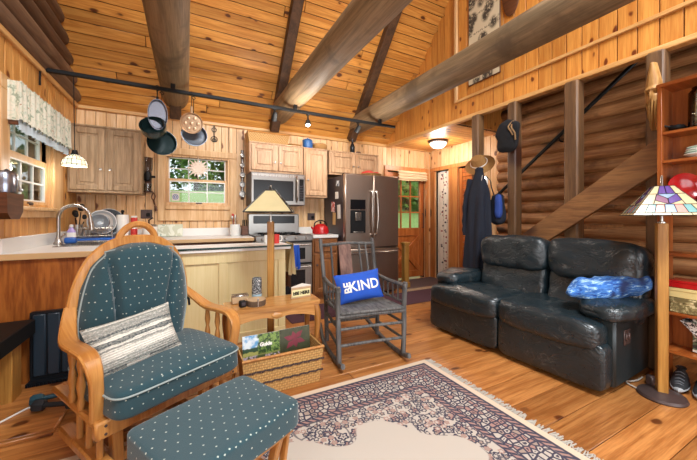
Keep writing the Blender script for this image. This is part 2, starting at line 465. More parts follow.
M['throw'] = throwm()
def basketm():
    t = NT('woven_splint'); u = t.sep(t.uv()); cw, ch = .034, .017
    row = t.m('FLOOR', t.m('DIVIDE', u[1], ch)); x = t.m('ADD', t.m('DIVIDE', u[0], cw), t.m('MULTIPLY', t.m('MODULO', t.m('ABSOLUTE', row), 2.0), .5))
    fx = t.m('ABSOLUTE', t.m('SUBTRACT', t.m('FRACT', x), .5)); fy = t.m('ABSOLUTE', t.m('SUBTRACT', t.m('FRACT', t.m('DIVIDE', u[1], ch)), .5))
    over = t.step(.28, .20, fx); gap = t.m('MAXIMUM', t.step(.40, .49, fy), t.m('MULTIPLY', t.step(.40, .49, fx), .5))
    n = t.noise(t.scale(t.uv(), (8, 60, 1)), 3, 3)
    col = t.mix(n, srgb('c1904f'), srgb('e0b877')); col = t.mix(t.m('MULTIPLY', over, .55), col, srgb('a06f35')); col = t.mix(gap, col, srgb('6a431c'))
    t.bump(t.m('SUBTRACT', over, gap), .6, .004); return t.fin(col, .6)
M['basket'] = basketm()
def rugm():
    X0, X1, Y0, Y1 = RUG
    t = NT('floral_wool_rug'); p = t.sep(t.obj())
    dx = t.m('MINIMUM', t.m('SUBTRACT', X1, p[0]), t.m('SUBTRACT', p[0], X0)); dy = t.m('MINIMUM', t.m('SUBTRACT', Y1, p[1]), t.m('SUBTRACT', p[1], Y0))
    d = t.m('MINIMUM', dx, dy)
    cream, navy, pink, tanp = srgb('bab0a4'), srgb('12163a'), srgb('a07a70'), srgb('9c877a')
    xy = t.com(p[0], p[1])
    def flowers(sc, seed, r0, lo):
        v = t.scale(xy, (1, 1, 1), (seed*1.37, seed*.71, 0))
        vo = t.vor(v, sc, '2D', rand=.55); q = t.n('ShaderNodeVectorMath', operation='SUBTRACT'); 
        sv = t.scale(v, (sc, sc, sc)); t.l(sv, q.inputs[0]); pos = t.scale(vo.outputs['Position'], (sc, sc, sc)); t.l(pos, q.inputs[1])
        r = t.sep(q.outputs[0]); an = t.m('ARCTAN2', r[1], r[0]); rid = t.sep(vo.outputs['Color'])
        pet = t.m('MULTIPLY', t.m('COSINE', t.m('ADD', t.m('MULTIPLY', an, 5.0), t.m('MULTIPLY', rid[1], 6.28))), .07)
        rad = t.m('ADD', r0, pet); dist = vo.outputs['Distance']
        e = t.m('SUBTRACT', rad, dist)
        fill = t.step(-.03, .0, e); core = t.step(.15, .18, e); mid = t.step(.29, .32, e)
        on = t.step(lo, lo+.02, rid[0]); return fill, core, mid, on, rid
    f1, c1, m1, o1, i1 = flowers(15, 1, .40, .12)
    f2, c2, m2, o2, i2 = flowers(26, 5, .38, .2)
    f3, c3, m3, o3, i3 = flowers(20, 9, .37, .05)
    # thin vines
    vine = t.step(.06, .025, t.vor(t.scale(xy, (1, 1, 1), t.scale(t.noise(xy, 8, 2, out=1), (.06, .06, 0))), 9, '2D', 'DISTANCE_TO_EDGE').outputs['Distance'])
    # field: open cream with floral spandrels
    wob = t.m('MULTIPLY', t.m('SINE', t.m('MULTIPLY', t.m('ADD', p[0], p[1]), 17.0)), .05)
    wob = t.m('ADD', wob, t.m('MULTIPLY', t.m('SINE', t.m('MULTIPLY', t.m('SUBTRACT', p[0], p[1]), 11.0)), .05))
    diag = t.m('ADD', t.m('ADD', dx, t.m('MULTIPLY', dy, 1.0)), wob)
    span = t.m('MAXIMUM', t.step(1.22, 1.20, diag), t.step(.47, .45, t.m('ADD', d, wob)))
    fld = t.mix(t.m('MULTIPLY', vine, t.m('MULTIPLY', span, .75)), cream, navy)
    a = t.m('MULTIPLY', t.m('MULTIPLY', f1, o1), span); fld = t.mix(a, fld, navy)
    fld = t.mix(t.m('MULTIPLY', t.m('MULTIPLY', c1, o1), span), fld, t.mix(t.step(.45, .5, i1[2]), pink, cream))
    fld = t.mix(t.m('MULTIPLY', t.m('MULTIPLY', m1, o1), span), fld, navy)
    b = t.m('MULTIPLY', t.m('MULTIPLY', f2, o2), span); fld = t.mix(b, fld, t.mix(t.step(.62, .66, i2[2]), navy, pink))
    fld = t.mix(t.m('MULTIPLY', t.m('MULTIPLY', c2, o2), span), fld, t.mix(t.step(.5, .55, i2[1]), cream, tanp))
    # main border
    lat = t.vor(xy, 30, '2D', 'DISTANCE_TO_EDGE', .8).outputs['Distance']; lc = t.sep(t.vor(xy, 30, '2D', rand=.8).outputs['Color'])
    cellc = t.mix(t.step(.60, .65, lc[0]), cream, t.mix(t.step(.5, .55, lc[1]), pink, tanp))
    bor = t.mix(t.step(.13, .17, lat), navy, cellc); bor = t.mix(t.m('MULTIPLY', t.step(.33, .37, lat), t.step(.4, .42, lc[2])), bor, navy)
    def band(a, b): return t.m('MULTIPLY', t.step(a-.004, a+.004, d), t.step(b+.004, b-.004, d))
    col = t.mix(t.step(.30, .302, d), bor, fld)
    g = t.mix(t.step(.45, .55, t.m('FRACT', t.m('MULTIPLY', t.m('ADD', p[0], p[1]), 26.0))), navy, pink)
    for (x, y, cc) in ((-.01, .045, srgb('d6bfa6')), (.045, .062, navy), (.062, .095, g), (.095, .108, navy), (.268, .278, navy), (.278, .302, g), (.302, .312, navy)):
        col = t.mix(band(x, y), col, cc)
    col = t.mix(t.m('MULTIPLY', t.noise(xy, 3, 3), .12), col, srgb('cdbfae'))
    t.bump(t.noise(t.obj(), 300, 2), .3, .004); return t.fin(col, .95)
RUG = (-.70, 1.69, .08, 1.925)
M['rug'] = rugm()
def spots(name, cols, sc=30, edges=(.42, .5, .58), rough=.9, dist=1.0, st=(1, 1, 1), det=2):
    t = NT(name); n = t.noise(t.scale(t.obj(), st), sc, det, .55, dist); c = srgb(cols[0])
    for e, h in zip(edges, cols[1:]): c = t.mix(t.step(e, e+.025, n), c, srgb(h))
    return t.fin(c, rough)
M['valance'] = spots('printed_valance_cloth', ('9aa590', 'c9cdb9', 'd9d5c3', 'a98463'), 24, (.36, .46, .66))
M['camo'] = spots('tan_floral_card', ('6d6039', '8f8153', 'd6c897'), 40, (.45, .56), .7)
M['magpat'] = spots('black_white_weave', ('d8d4d0', '2b2527'), 90, (.5,), .8, 0)
M['speck'] = spots('speckled_stone', ('2a2c2e', '6d7072', 'c9cbcb'), 110, (.47, .58), .5, 0)
def curtainm():
    t = NT('white_curtain_vine'); u = t.sep(t.obj())
    x = t.m('ADD', u[1], t.m('MULTIPLY', t.m('SINE', t.m('MULTIPLY', u[2], 19.0)), .03))
    band = t.step(.08, .05, t.m('ABSOLUTE', t.m('SUBTRACT', x, 4.29)))
    vo = t.vor(t.com(u[1], t.m('MULTIPLY', u[2], .8)), 22, '2D'); leaf = t.m('MULTIPLY', t.step(.36, .24, vo.outputs['Distance']), t.step(.4, .45, t.sep(vo.outputs['Color'])[0]))
    col = t.mix(t.m('MULTIPLY', band, leaf), srgb('e4dccd'), t.mix(t.step(.6, .65, t.sep(vo.outputs['Color'])[1]), srgb('3d2f33'), srgb('8d3a3a')))
    return t.fin(col, .9)
M['curtain'] = curtainm()
def pictm():
    t = NT('sepia_print'); o = t.obj(); vo = t.vor(t.scale(o, (1, 1, .8)), 7)
    blot = t.m('MULTIPLY', t.step(.62, .4, vo.outputs['Distance']), t.step(.32, .52, t.noise(o, 26, 4, .7)))
    txt = t.m('MULTIPLY', t.step(.5, .55, t.noise(t.scale(o, (1, 60, 12)), 1.5, 2)), t.step(.93, .97, t.m('SINE', t.m('MULTIPLY', t.sep(o)[2], 28.0))))
    return t.fin(t.mix(t.m('MAXIMUM', blot, txt), srgb('cdbd9d'), srgb('3f362c')), .7)
M['print'] = pictm()
def ringm(name, cols, radii):
    t = NT(name); o = t.obj(); x = t.sep(o); r = t.m('SQRT', t.m('ADD', t.m('MULTIPLY', x[0], x[0]), t.m('MULTIPLY', x[1], x[1]))); c = srgb(cols[0])
    for q, h in zip(radii, cols[1:]): c = t.mix(t.step(q-.001, q+.001, r), c, srgb(h))
    return t.fin(c, .25)
def foliage(name, a, b):
    t = NT(name); n = t.noise(t.obj(), 2.5, 3); r = t.rnd(); f = t.m('ADD', t.m('MULTIPLY', n, .5), t.m('MULTIPLY', r, .5))
    t.b.inputs['Subsurface Weight'].default_value = 0.0
    return t.fin(t.mix(f, srgb(a), srgb(b)), .6)
M['leafd'] = foliage('dark_green_leaves', '2c4a26', '6f9a4c')
M['leafl'] = foliage('light_green_leaves', '5c8a3c', 'a9c777')
M['leaft'] = foliage('blue_green_leaves', '2f6552', '7fb79c')
M['bark2'] = plain('tree_bark', '57483a', .9, var=.3)
def lawnm():
    t = NT('lawn_grass'); n = t.noise(t.obj(), 1.2, 5, .7); return t.fin(t.mix(n, srgb('7f9e4a'), srgb('b3c97a')), .95)
M['lawn'] = lawnm()
def cover(name, kind):
    t = NT(name); o = t.sep(t.obj())
    if kind == 0:   # landscape cover
        sky = t.mix(t.step(.42, .6, t.noise(t.obj(), 16, 3)), srgb('5f9fd0'), srgb('dfe9ee')); z = t.m('ADD', o[2], t.m('MULTIPLY', t.noise(t.obj(), 30, 3), .03))
        col = t.mix(t.step(.252, .245, z), sky, srgb('2f4a33')); col = t.mix(t.step(.225, .22, z), col, srgb('a9a860'))
        fl = t.step(.5, .6, t.noise(t.obj(), 60, 2)); low = t.mix(fl, srgb('4d5a3a'), srgb('c7b4c4')); col = t.mix(t.step(.20, .19, z), col, low)
        tree = t.m('MULTIPLY', t.step(-.005, .01, t.m('ADD', o[0], t.m('MULTIPLY', t.noise(t.obj(), 25, 3), .05))), t.step(.19, .21, z))
        tr = t.mix(t.step(.42, .62, t.noise(t.obj(), 55, 3)), srgb('24401f'), srgb('7f9a4d')); col = t.mix(tree, col, tr)
    else:
        col = t.mix(t.noise(t.obj(), 30, 3), srgb('2a2a20'), srgb('52563a'))
    return t.fin(col, .35)
M['mag0'] = cover('landscape_cover', 0); M['mag1'] = cover('dark_floral_cover', 1)
M['petal'] = plain('maroon_petals', '7c2f3c', .5, var=.35, sc=30)
M['carve'] = wood('carved_basswood', '9a6a34', 'c99c5e', 'Z', 20, .1, .5, 0, .1, .3)
for k, h in dict(tif_cream='c9b88e', tif_purple='5a3a86', tif_teal='6fa3a2', tif_pink='c98e80', tif_blue='8ba0bd', tif_mauve='7e4a66').items():
    M[k] = plain(k, h, .18, var=.18, sc=25)
TIF = ['tif_cream', 'tif_purple', 'tif_teal', 'tif_pink', 'tif_blue', 'tif_mauve']

# ------------------------------------------------------------------ room
L, W, RX_, ZC, FX, YB = -1.13, 4.59, 4.19, 2.42, 3.165, -2.6
YR = 1.0; KS = 1.131
def zroof(y): return 2.43+KS*(W-y) if y >= YR else 2.43+KS*(W-YR)-KS*(YR-y)
def breaks(a, b, w, extra=()):
    k = [a]; x = a+w*RN.uniform(.3, 1)
    while x < b: k.append(x); x += w
    k.append(b)
    for e in extra:
        if a < e < b: k.append(e)
    return sorted(set(round(q, 4) for q in k))
def boards(mb, u0, u1, w, v0, v1, place, holes=(), gap=.004, ch=.003, d=.02, top=None, split=0):
    """board lining: u across boards, v along; place(u0,u1,v0,v1,d)->box coords"""
    br = breaks(u0, u1, w, [h[0] for h in holes]+[h[1] for h in holes])
    for a, b in zip(br[:-1], br[1:]):
        if b-a < .006: continue
        mb.r = RN.random(); c = (a+b)/2; seg = [(v0, top(c) if top else v1)]
        for h in holes:
            if h[0] < c < h[1]:
                ns = []
                for s, e in seg:
                    if h[2] > s: ns.append((s, min(e, h[2])))
                    if h[3] < e: ns.append((max(s, h[3]), e))
                seg = ns
        if split:
            ns = []
            for s, e in seg:
                x = s+RN.uniform(.3, split)
                while x < e-.3: ns.append((s, x)); s = x; x += RN.uniform(.6, 1)*split
                ns.append((s, e))
            seg = ns
        for s, e in seg:
            if e-s < .01: continue
            if split: mb.r = RN.random()
            mb.box(*place(a+gap/2, b-gap/2, s+(gap/2 if split else 0), e-(gap/2 if split else 0), d), r=ch)
# floor
mb = MB(); boards(mb, YB, 4.75, .205, L-.1, 4.75, lambda a, b, s, e, d: (s, a, -d, e, b, 0), gap=.004, split=2.6, ch=.002)
mb.m = 1; mb.box(L-.1, YB, -.08, 4.75, 4.75, -.019); struct('floor', mb, [M['floor'], M['soil']])
# back wall
W2 = (-.245, .505, 1.345, 1.935); DR = (3.16, 4.035, 0, 1.99)
mb = MB(); boards(mb, L, RX_, .098, 0, ZC+.02, lambda a, b, s, e, d: (a, W, s, b, W+d, e), [W2, DR])
mb.m = 1
for x0, x1, z0, z1 in ((L-.1, W2[0], 0, 2.5), (W2[1], DR[0], 0, 2.5), (DR[1], RX_+.1, 0, 2.5), (W2[0], W2[1], 0, W2[2]), (W2[0], W2[1], W2[3], 2.5), (DR[0], DR[1], DR[3], 2.5)):
    mb.box(x0, W+.019, z0, x1, W+.14, z1)
struct('wall_back', mb, [M['pine_lit'], M['soil']])
mb = MB(); mb.bar((L, W-.012, ZC), (RX_, W-.012, ZC), .03, .045, .006); struct('trim_1', mb, M['trimpine0'])
# left wall: boards below, logs above
W1 = (3.03, 3.80, 1.26, 2.03); WL = (-1.8, .3, .9, 2.1)  # WL: unseen opening added for the side fill
mb = MB(); boards(mb, YB, W, .118, 0, ZC+.02, lambda a, b, s, e, d: (L-d, a, s, L, b, e), [W1, WL])
mb.m = 1
for y0, y1, z0, z1 in ((YB, WL[0], 0, 2.5), (WL[1], W1[0], 0, 2.5), (WL[0], WL[1], 0, WL[2]), (WL[0], WL[1], WL[3], 2.5), (W1[1], W+.1, 0, 2.5), (W1[0], W1[1], 0, W1[2]), (W1[0], W1[1], W1[3], 2.5)): mb.box(L-.14, y0, z0, L-.019, y1, z1)
struct('wall_left', mb, [M['pine'], M['soil']])
mb = MB(); mb.bar((L+.012, YB, ZC+.005), (L+.012, W, ZC+.005), .03, .05, .006); struct('trim_2', mb, M['trimpine0'])
def logwall(mb, xc, y0, y1, z0, z1, pitch, rx, rz, clip=True):
    k = 0
    while z0+pitch*(k+.5) < z1:
        z = z0+pitch*(k+.5); ya = y0; yb = y1
        if clip: yb = min(y1, W-(z-.02-2.43)/KS); ya = max(y0, YR-((zroof(YR)-z)/KS))
        if yb-ya > .3:
            mb.r = RN.random(); n = int((yb-ya)/.35)+2; pts = [(xc, ya+(yb-ya)*i/n, z) for i in range(n+1)]
            b = len(mb.v); mb.tube(pts, [rz*(1+.06*noise.noise(Vector((k*3.7, q[1]*1.3, 0)))) for q in pts], 12, flat=1)
            for i in range(b, len(mb.v)):
                v = mb.v[i]; mb.v[i] = (xc+(v[0]-xc)*rx/rz, v[1], v[2])
        k += 1
mb = MB(); logwall(mb, L-.02, YB, W, 2.445, 6.2, .15, .085, .083); mb.m = 1; mb.prism([(YB, 2.44), (W, 2.44), (YR, zroof(YR))], -.12, -.02, TR(L, 0, 0) @ Matrix(((0, 0, 1, 0), (1, 0, 0, 0), (0, 1, 0, 0), (0, 0, 0, 1))))
struct('wall_left_gable', mb, [M['log'], M['soil']])
# right walls
D1 = (4.12, 4.46, 0, 2.02); D2 = (3.50, 3.90, 0, 2.02)
mb = MB(); boards(mb, 3.06, W, .105, 0, ZC+.02, lambda a, b, s, e, d: (RX_, a, s, RX_+d, b, e), [D1, D2])
mb.m = 1
for y0, y1, z0, z1 in ((3.06, D2[0], 0, 2.5), (D2[1], D1[0], 0, 2.5), (D1[1], W+.1, 0, 2.5), (D2[0], D2[1], 2.02, 2.5), (D1[0], D1[1], 2.02, 2.5)): mb.box(RX_+.019, y0, z0, RX_+.12, y1, z1)
struct('wall_right', mb, [M['pine_lit'], M['soil']])
mb = MB(); mb.box(RX_+.5, 3.2, 0, RX_+.55, 4.7, 2.4); mb.box(RX_+.12, 3.99, 0, RX_+.5, 4.03, 2.4); mb.box(RX_+.1, 3.2, 2.36, RX_+.55, 4.7, 2.42); struct('wall_closet', mb, M['pine'])
mb = MB(); logwall(mb, RX_+.03, YB, 3.10, 0, 5.6, .152, .10, .084); mb.m = 1; mb.box(RX_+.04, YB, 0, RX_+.14, 3.06, 5.2); struct('wall_right_logs', mb, [M['logr'], M['soil']])
# loft ceiling, header over the stairwell, knee wall
mb = MB(); boards(mb, 3.05, W, .092, FX, RX_, lambda a, b, s, e, d: (s, a, ZC, e, b, ZC+d), split=1.6)
mb.m = 1; mb.box(FX+.03, 3.05, ZC+.019, RX_, W, ZC+.2); struct('ceiling_entry', mb, [M['pine_roof'], M['soil']])
mb = MB(); boards(mb, FX+.03, RX_, .105, ZC, 4.1, lambda a, b, s, e, d: (a, 3.03, s, b, 3.03+d, e)); mb.m = 1; mb.box(FX+.03, 3.049, ZC, RX_, 3.09, 4.1); struct('wall_stairwell', mb, [M['pine_knee'], M['soil']])
mb = MB(); boards(mb, YB, W, .13, ZC, 3, lambda a, b, s, e, d: (FX, a, s, FX+d, b, e), gap=.006, top=lambda y: zroof(y)+.02)
mb.m = 1; mb.prism([(YB, ZC), (W, ZC), (YR, zroof(YR))], .019, .05, TR(FX, 0, 0) @ Matrix(((0, 0, 1, 0), (1, 0, 0, 0), (0, 1, 0, 0), (0, 0, 0, 1))))
struct('wall_loft', mb, [M['pine_knee'], M['soil']])
mb = MB(); mb.box(FX-.022, YB, 2.655, FX+.002, 2.97, 2.69, .006); struct('trim_3', mb, M['trimpine0'])
mb = MB(); mb.box(FX-.026, YB, ZC-.025, FX+.05, W, ZC+.02, .006); struct('trim_4', mb, M['trimpine0'])
mb = MB(); mb.box(FX-.028, 2.955, 2.66, FX+.002, 3.0, 4.25, .006); struct('trim_5', mb, M['trimpine'])
# roof: board lined slope over the kitchen, plain slope behind the camera opened for the added skylight
ca = 1/math.sqrt(1+KS*KS); ang = math.atan(KS); SL = (W-YR)/ca
T = Matrix(((1, 0, 0, 0), (0, -ca, ca*KS, W+.02), (0, KS*ca, ca, 2.43-.02), (0, 0, 0, 1)))
mb = MB(); tmp = MB(); boards(tmp, 0, SL+.03, .112, L-.1, RX_+.2, lambda a, b, s, e, d: (s, a, 0, e, b, d), split=3.0, gap=.007)
tmp.m = 1; tmp.box(L-.15, -.1, .019, RX_+.3, SL+.05, .12)
mb.v = [tuple(T @ Vector(v)) for v in tmp.v]; mb.f = tmp.f; mb.mi = tmp.mi; mb.rn = tmp.rn
struct('ceiling', mb, [M['pine_roof'], M['soil']])
mb = MB()
def rs(y0, y1, x0, x1): mb.add([(x, y, zroof(y)+o) for x in (x0, x1) for y in (y0, y1) for o in (0, .1)], [(0, 1, 3, 2), (4, 5, 7, 6), (0, 1, 5, 4), (2, 3, 7, 6), (0, 2, 6, 4), (1, 3, 7, 5)])
rs(YB, -1.9, L-.15, RX_+.3); rs(-.2, YR, L-.15, RX_+.3); rs(-1.9, -.2, L-.15, -.3); rs(-1.9, -.2, 2.6, RX_+.3)
struct('ceiling_front', mb, M['pine_roof'])
# front wall behind the camera, with a wide window
mb = MB()
for b in ((L-.1, 0, -.2, 2.45), (3.4, 0, RX_+.1, 2.45), (-.2, 0, 3.4, .35), (-.2, 2.3, 3.4, 2.45)): mb.box(b[0], YB-.1, b[1], b[2], YB, b[3])
mb.box(1.55, YB-.08, .35, 1.65, YB-.02, 2.3); struct('wall_front', mb, M['pine'])

# windows
def sash(root, mat, X0, X1, Z0, Z1, y, cols, rows, fr=.05, brand='sash'):
    mb = MB()
    mb.box(X0, y, Z0, X0+fr, y+.03, Z1, .004); mb.box(X1-fr, y, Z0, X1, y+.03, Z1, .004)
    mb.box(X0+fr, y, Z0, X1-fr, y+.03, Z0+fr, .004); mb.box(X0+fr, y, Z1-fr, X1-fr, y+.03, Z1, .004)
    s_ = part(brand, mb, mat, root)
    g = MB(); gx0, gx1, gz0, gz1 = X0+fr, X1-fr, Z0+fr, Z1-fr
    for i in range(1, cols): x = gx0+(gx1-gx0)*i/cols; g.box(x-.007, y+.006, gz0, x+.007, y+.02, gz1)
    for i in range(1, rows): z = gz0+(gz1-gz0)*i/rows; g.box(gx0, y+.007, z-.007, gx1, y+.019, z+.007)
    # white glazing bead round the light
    for a in ((gx0-.004, gz0-.004, gx0+.008, gz1+.004), (gx1-.008, gz0-.004, gx1+.004, gz1+.004), (gx0, gz0-.004, gx1, gz0+.008), (gx0, gz1-.008, gx1, gz1+.004)): g.box(a[0], y-.002, a[1], a[2], y+.02, a[3])
    part('muntin', g, M['plaster'], s_)
    g = MB(); g.box(gx0, y+.012, gz0, gx1, y+.015, gz1); part('pane', g, M['glassy'], s_, smooth=False)
    return s_
w = sroot('window_2', (0, 0, 0)); mb = MB()
mb.box(-.335, W-.028, 1.96, .615, W, 2.045, .005); mb.box(-.335, W-.028, 1.105, -.25, W, 1.96, .005); mb.box(.525, W-.028, 1.105, .615, W, 1.96, .005)
mb.box(-.25, W-.028, 1.105, .525, W, 1.25, .004); mb.box(-.25, W-.05, 1.25, .525, W+.06, 1.31, .006)
for b in ((-.25, W-.01, 1.31, -.235, W+.1, 1.97), (.495, W-.01, 1.31, .525, W+.1, 1.97), (-.235, W-.01, 1.953, .495, W+.1, 1.97)): mb.box(*b)
part('casing', mb, M['trimpine'], w)
sash(w, M['trimpine'], -.235, .495, 1.31, 1.655, W+.015, 3, 2, .034); sash(w, M['trimpine'], -.235, .495, 1.625, 1.955, W+.05, 3, 2, .026)
mb = MB(); mb.box(.1, W-.003, 1.325, .18, W+.02, 1.345, .005); part('sash_lift', mb, M['brown'], w)
RL = Matrix(((0, -1, 0, 0), (1, 0, 0, 0), (0, 0, 1, 0), (0, 0, 0, 1)))     # local x->Y, local y->-X
w = sroot('window_1', (L, 0, 0)); w.rotation_euler = (0, 0, PI/2); mb = MB()      # local (y_world, -(x-L))
mb.box(2.90, -.028, 2.03, 3.90, 0, 2.13, .005); mb.box(2.90, -.028, 1.15, 3.03, 0, 2.03, .005); mb.box(3.83, -.028, 1.15, 4.07, 0, 2.05, .005)
mb.box(3.03, -.028, 1.15, 3.83, 0, 1.235, .005); mb.box(3.0, -.05, 1.205, 3.86, .06, 1.235, .006)
for b in ((3.03, -.01, 1.235, 3.05, .1, 2.03), (3.80, -.01, 1.235, 3.83, .1, 2.03), (3.03, -.01, 2.0, 3.83, .1, 2.03)): mb.box(*b)
part('casing', mb, M['trimpine'], w)
sash(w, M['trimpine'], 3.05, 3.80, 1.232, 1.645, .012, 3, 2, .055); sash(w, M['trimpine'], 3.05, 3.80, 1.60, 2.0, .046, 3, 2, .05)
mb = MB(); mb.box(3.40, -.006, 1.25, 3.47, .016, 1.275, .005); part('sash_lift', mb, M['brown'], w)
w['kind'] = 'structure'

# entry door (dutch door with a cross-braced lower half)
d = sroot('door_1', (0, 0, 0)); mb = MB()
mb.box(3.10, W-.03, 1.985, 4.115, W, 2.075, .005); mb.box(4.035, W-.03, 0, 4.115, W, 1.985, .005); mb.box(3.09, W-.03, 0, 3.165, W, 1.985, .005)
part('casing', mb, M['trimorange'], d)
mb = MB(); y = W+.02
for b in ((3.17, .03, 3.28, 1.97), (3.93, .03, 4.03, 1.97), (3.28, 1.83, 3.93, 1.97), (3.28, .80, 3.93, .95), (3.28, .03, 3.93, .15)): mb.box(b[0], y, b[1], b[2], y+.045, b[3], .006)
mb.box(3.28, y+.015, .15, 3.93, y+.03, .80); part('door_slab', mb, M['doorw'], d)
mb = MB(); mb.bar((3.28, y+.006, .16), (3.93, y+.006, .80), .085, .03, .004, up=(0, 1, 0)); mb.bar((3.28, y+.004, .80), (3.93, y+.004, .16), .085, .03, .004, up=(0, 1, 0)); part('cross_brace', mb, M['doorw'], d)
mb = MB()
for i in (1, 2): x = 3.28+.65*i/3; mb.box(x-.012, y+.005, .95, x+.012, y+.035, 1.83)
for i in (1, 2): z = .95+.88*i/3; mb.box(3.28, y+.006, z-.012, 3.93, y+.034, z+.012)
part('muntin', mb, M['doorw'], d)
mb = MB(); mb.box(3.28, y+.018, .95, 3.93, y+.022, 1.83); part('pane', mb, M['glassy'], d, smooth=False)
mb = MB(); mb.tube([(3.985, y-.005, .95), (3.985, y-.05, .97), (3.985, y-.05, 1.2), (3.985, y-.005, 1.22)], .009, 8); part('door_handle', mb, M['brown'], d)
mb = MB()
def fold(u, v):
    z = 1.995-.17*v
    return (3.37+.66*u, W-.045-.025*abs(math.sin(v*PI*3.2))-.02*v, z-.008*math.sin(u*PI*2)*v)
mb.grid(16, 20, fold); mb.box(3.37, W-.05, 1.98, 4.03, W-.031, 2.0, .004)
solo('roman_shade', mb, plain('tan_linen', 'd9bf9c', .9, var=.1, bump=.2), 'tan folded roman shade drawn up over the entry door glass', 'window shade')
# doorways in the right wall
t6 = MB()
for y0, y1 in ((4.46, W), (3.90, 4.12), (3.40, 3.50)): t6.box(RX_-.026, y0+.004, 0, RX_+.03, y1-.004, 2.02, .006)
t6.box(RX_-.03, 3.40, 2.02, RX_+.0, W, 2.09, .006); struct('trim_6', t6, M['trimorange'])
d = sroot('door_2'); mb = MB()
mb.box(RX_+.01, D2[0]+.004, .01, RX_+.05, D2[0]+.07, 2.0, .004); mb.box(RX_+.01, D2[1]-.07, .01, RX_+.05, D2[1]-.004, 2.0, .004)
for i in range(26): z = .05+i*.075; mb.box(RX_+.015, D2[0]+.07, z, RX_+.04, D2[1]-.07, z+.07, .006)
part('louvre_panel', mb, M['doorw'], d); d['kind'] = 'structure'
mb = MB(); mb.grid(40, 30, lambda u, v: (RX_+.055+.014*math.sin(u*PI*7), 4.125+.33*u, .05+1.95*v)); 
solo('curtain', mb, M['curtain'], 'white curtain with a dark vine print hanging in the closet doorway', 'curtain')

# outside
mb = MB(); mb.grid(24, 12, lambda u, v: (-16+36*u, W+.3+14*v, .35+1.75*sm(0, .55, v)+.08*noise.noise(Vector((u*9, v*5, 0))))); struct('ground_outside', mb, M['lawn'])
mb = MB(); mb.grid(8, 8, lambda u, v: (-12+10.8*u, -4+9*v, .3+.9*(1-u))); struct('ground_side', mb, M['lawn'])
def tree(x, y, z, r, h, lm, label, n=900, seed=0):
    R2 = random.Random(seed+3); t = thing('tree', label, 'tree', (x, y, z), group='trees outside')
    mb = MB(); mb.tube([(0, 0, -.3), (.05, 0, h*.5), (0, .06, h*.8)], [.09, .07, .03], 8); part('trunk', mb, M['bark2'], t)
    mb = MB(); lob = [(Vector((R2.gauss(0, r*.42), R2.gauss(0, r*.42), h*R2.uniform(.03, .92))), r*R2.uniform(.35, .6)) for _ in range(12)]
    for _ in range(n):
        c, q = R2.choice(lob); dv = Vector((R2.gauss(0, 1), R2.gauss(0, 1), R2.gauss(0, 1))).normalized(); p = c+dv*q*R2.uniform(.6, 1.05)
        a = Vector((R2.gauss(0, 1), R2.gauss(0, 1), R2.gauss(0, .6))).normalized()*R2.uniform(.07, .15); b = dv.cross(a).normalized()*a.length*.6
        mb.r = R2.random(); mb.add([p-a, p+b, p+a, p-b], [(0, 1, 2, 3)])
    part('foliage', mb, lm, t, smooth=False)
for i, (x, y, r, h, lm, lb) in enumerate((
    (-2.2, 13.0, 1.3, 3.2, 'leafd', 'dark green tree beyond the lawn at the left of the kitchen window'),
    (.3, 13.8, 1.3, 3.6, 'leafl', 'light green tree in the middle of the kitchen window view'),
    (2.9, 13.2, 1.4, 3.3, 'leafd', 'dark green tree beyond the lawn at the right of the kitchen window'),
    (-1.1, 16.4, 1.3, 4.6, 'leafd', 'tall dark tree farther back between the left and middle trees'),
    (1.7, 16.2, 1.3, 4.4, 'leafd', 'tall dark tree farther back between the middle and right trees'),
    (7.4, 9.4, 1.2, 2.4, 'leafl', 'light green bush seen through the entry door glass'),
    (9.6, 11.6, 1.5, 3.4, 'leafd', 'darker green tree behind the bush seen through the entry door glass'),
    (-5.0, 6.9, 1.2, 3.2, 'leaft', 'blue green tree seen through the sink window'),
    (-6.6, 8.0, 1.4, 4.4, 'leaft', 'tall blue green tree farther back in the sink window'),
    (-3.6, 6.4, .8, 2.6, 'leaft', 'small blue green tree close to the sink window'),
    (-4.4, 9.6, 1.4, 3.6, 'leafd', 'dark green tree farther off in the sink window'))):
    gz = .35+1.75*sm(0, .55, (y-W-.3)/14)
    tree(x, y, gz-.05, r, h, M[lm], lb, 2600, i)

# log tie beams, rafters, posts
for i, (x, lb) in enumerate(((-.13, 'weathered round log tie beam over the kitchen, leftmost of the three'), (1.195, 'weathered round log tie beam in the middle of the ceiling'), (2.465, 'weathered round log tie beam nearest the loft wall'))):
    mb = MB(); mb.r = RN.random(); pts = [(x, YB+(W-.02-YB)*k/26, 2.665) for k in range(27)]
    mb.tube(pts, [.148*(1+.035*noise.noise(Vector((i*9+1, p[1]*1.1, 0)))) for p in pts], 24)
    o = solo('log_beam', mb, M['beam'], lb, 'beam', group='log tie beams')
for x, lb in ((-.13, 'dark square rafter above the leftmost log beam'), (1.13, 'dark square rafter above the middle log beam'), (2.41, 'dark square rafter above the log beam nearest the loft')):
    mb = MB(); mb.bar((x, W-.05, zroof(W-.05)-.06), (x, YR, zroof(YR)-.06), .125, .12, .008, up=(0, 1, 1)); solo('rafter', mb, M['rafter'], lb, 'rafter', group='roof rafters')
for y, wd, lb in ((2.64, .10, 'dark wooden loft post carrying the straw hat and jacket'), (2.16, .10, 'dark wooden loft post with the black cap'), (1.575, .12, 'thick wooden loft post rising behind the middle of the sofa'), (1.0, .11, 'wooden loft post behind the bookcase end, with the carved face')):
    mb = MB(); mb.r = RN.random(); mb.box(FX-.06, y-wd/2, 0, FX+.06, y+wd/2, ZC-.02, .014); solo('post', mb, M['post'], lb, 'post', group='loft posts')
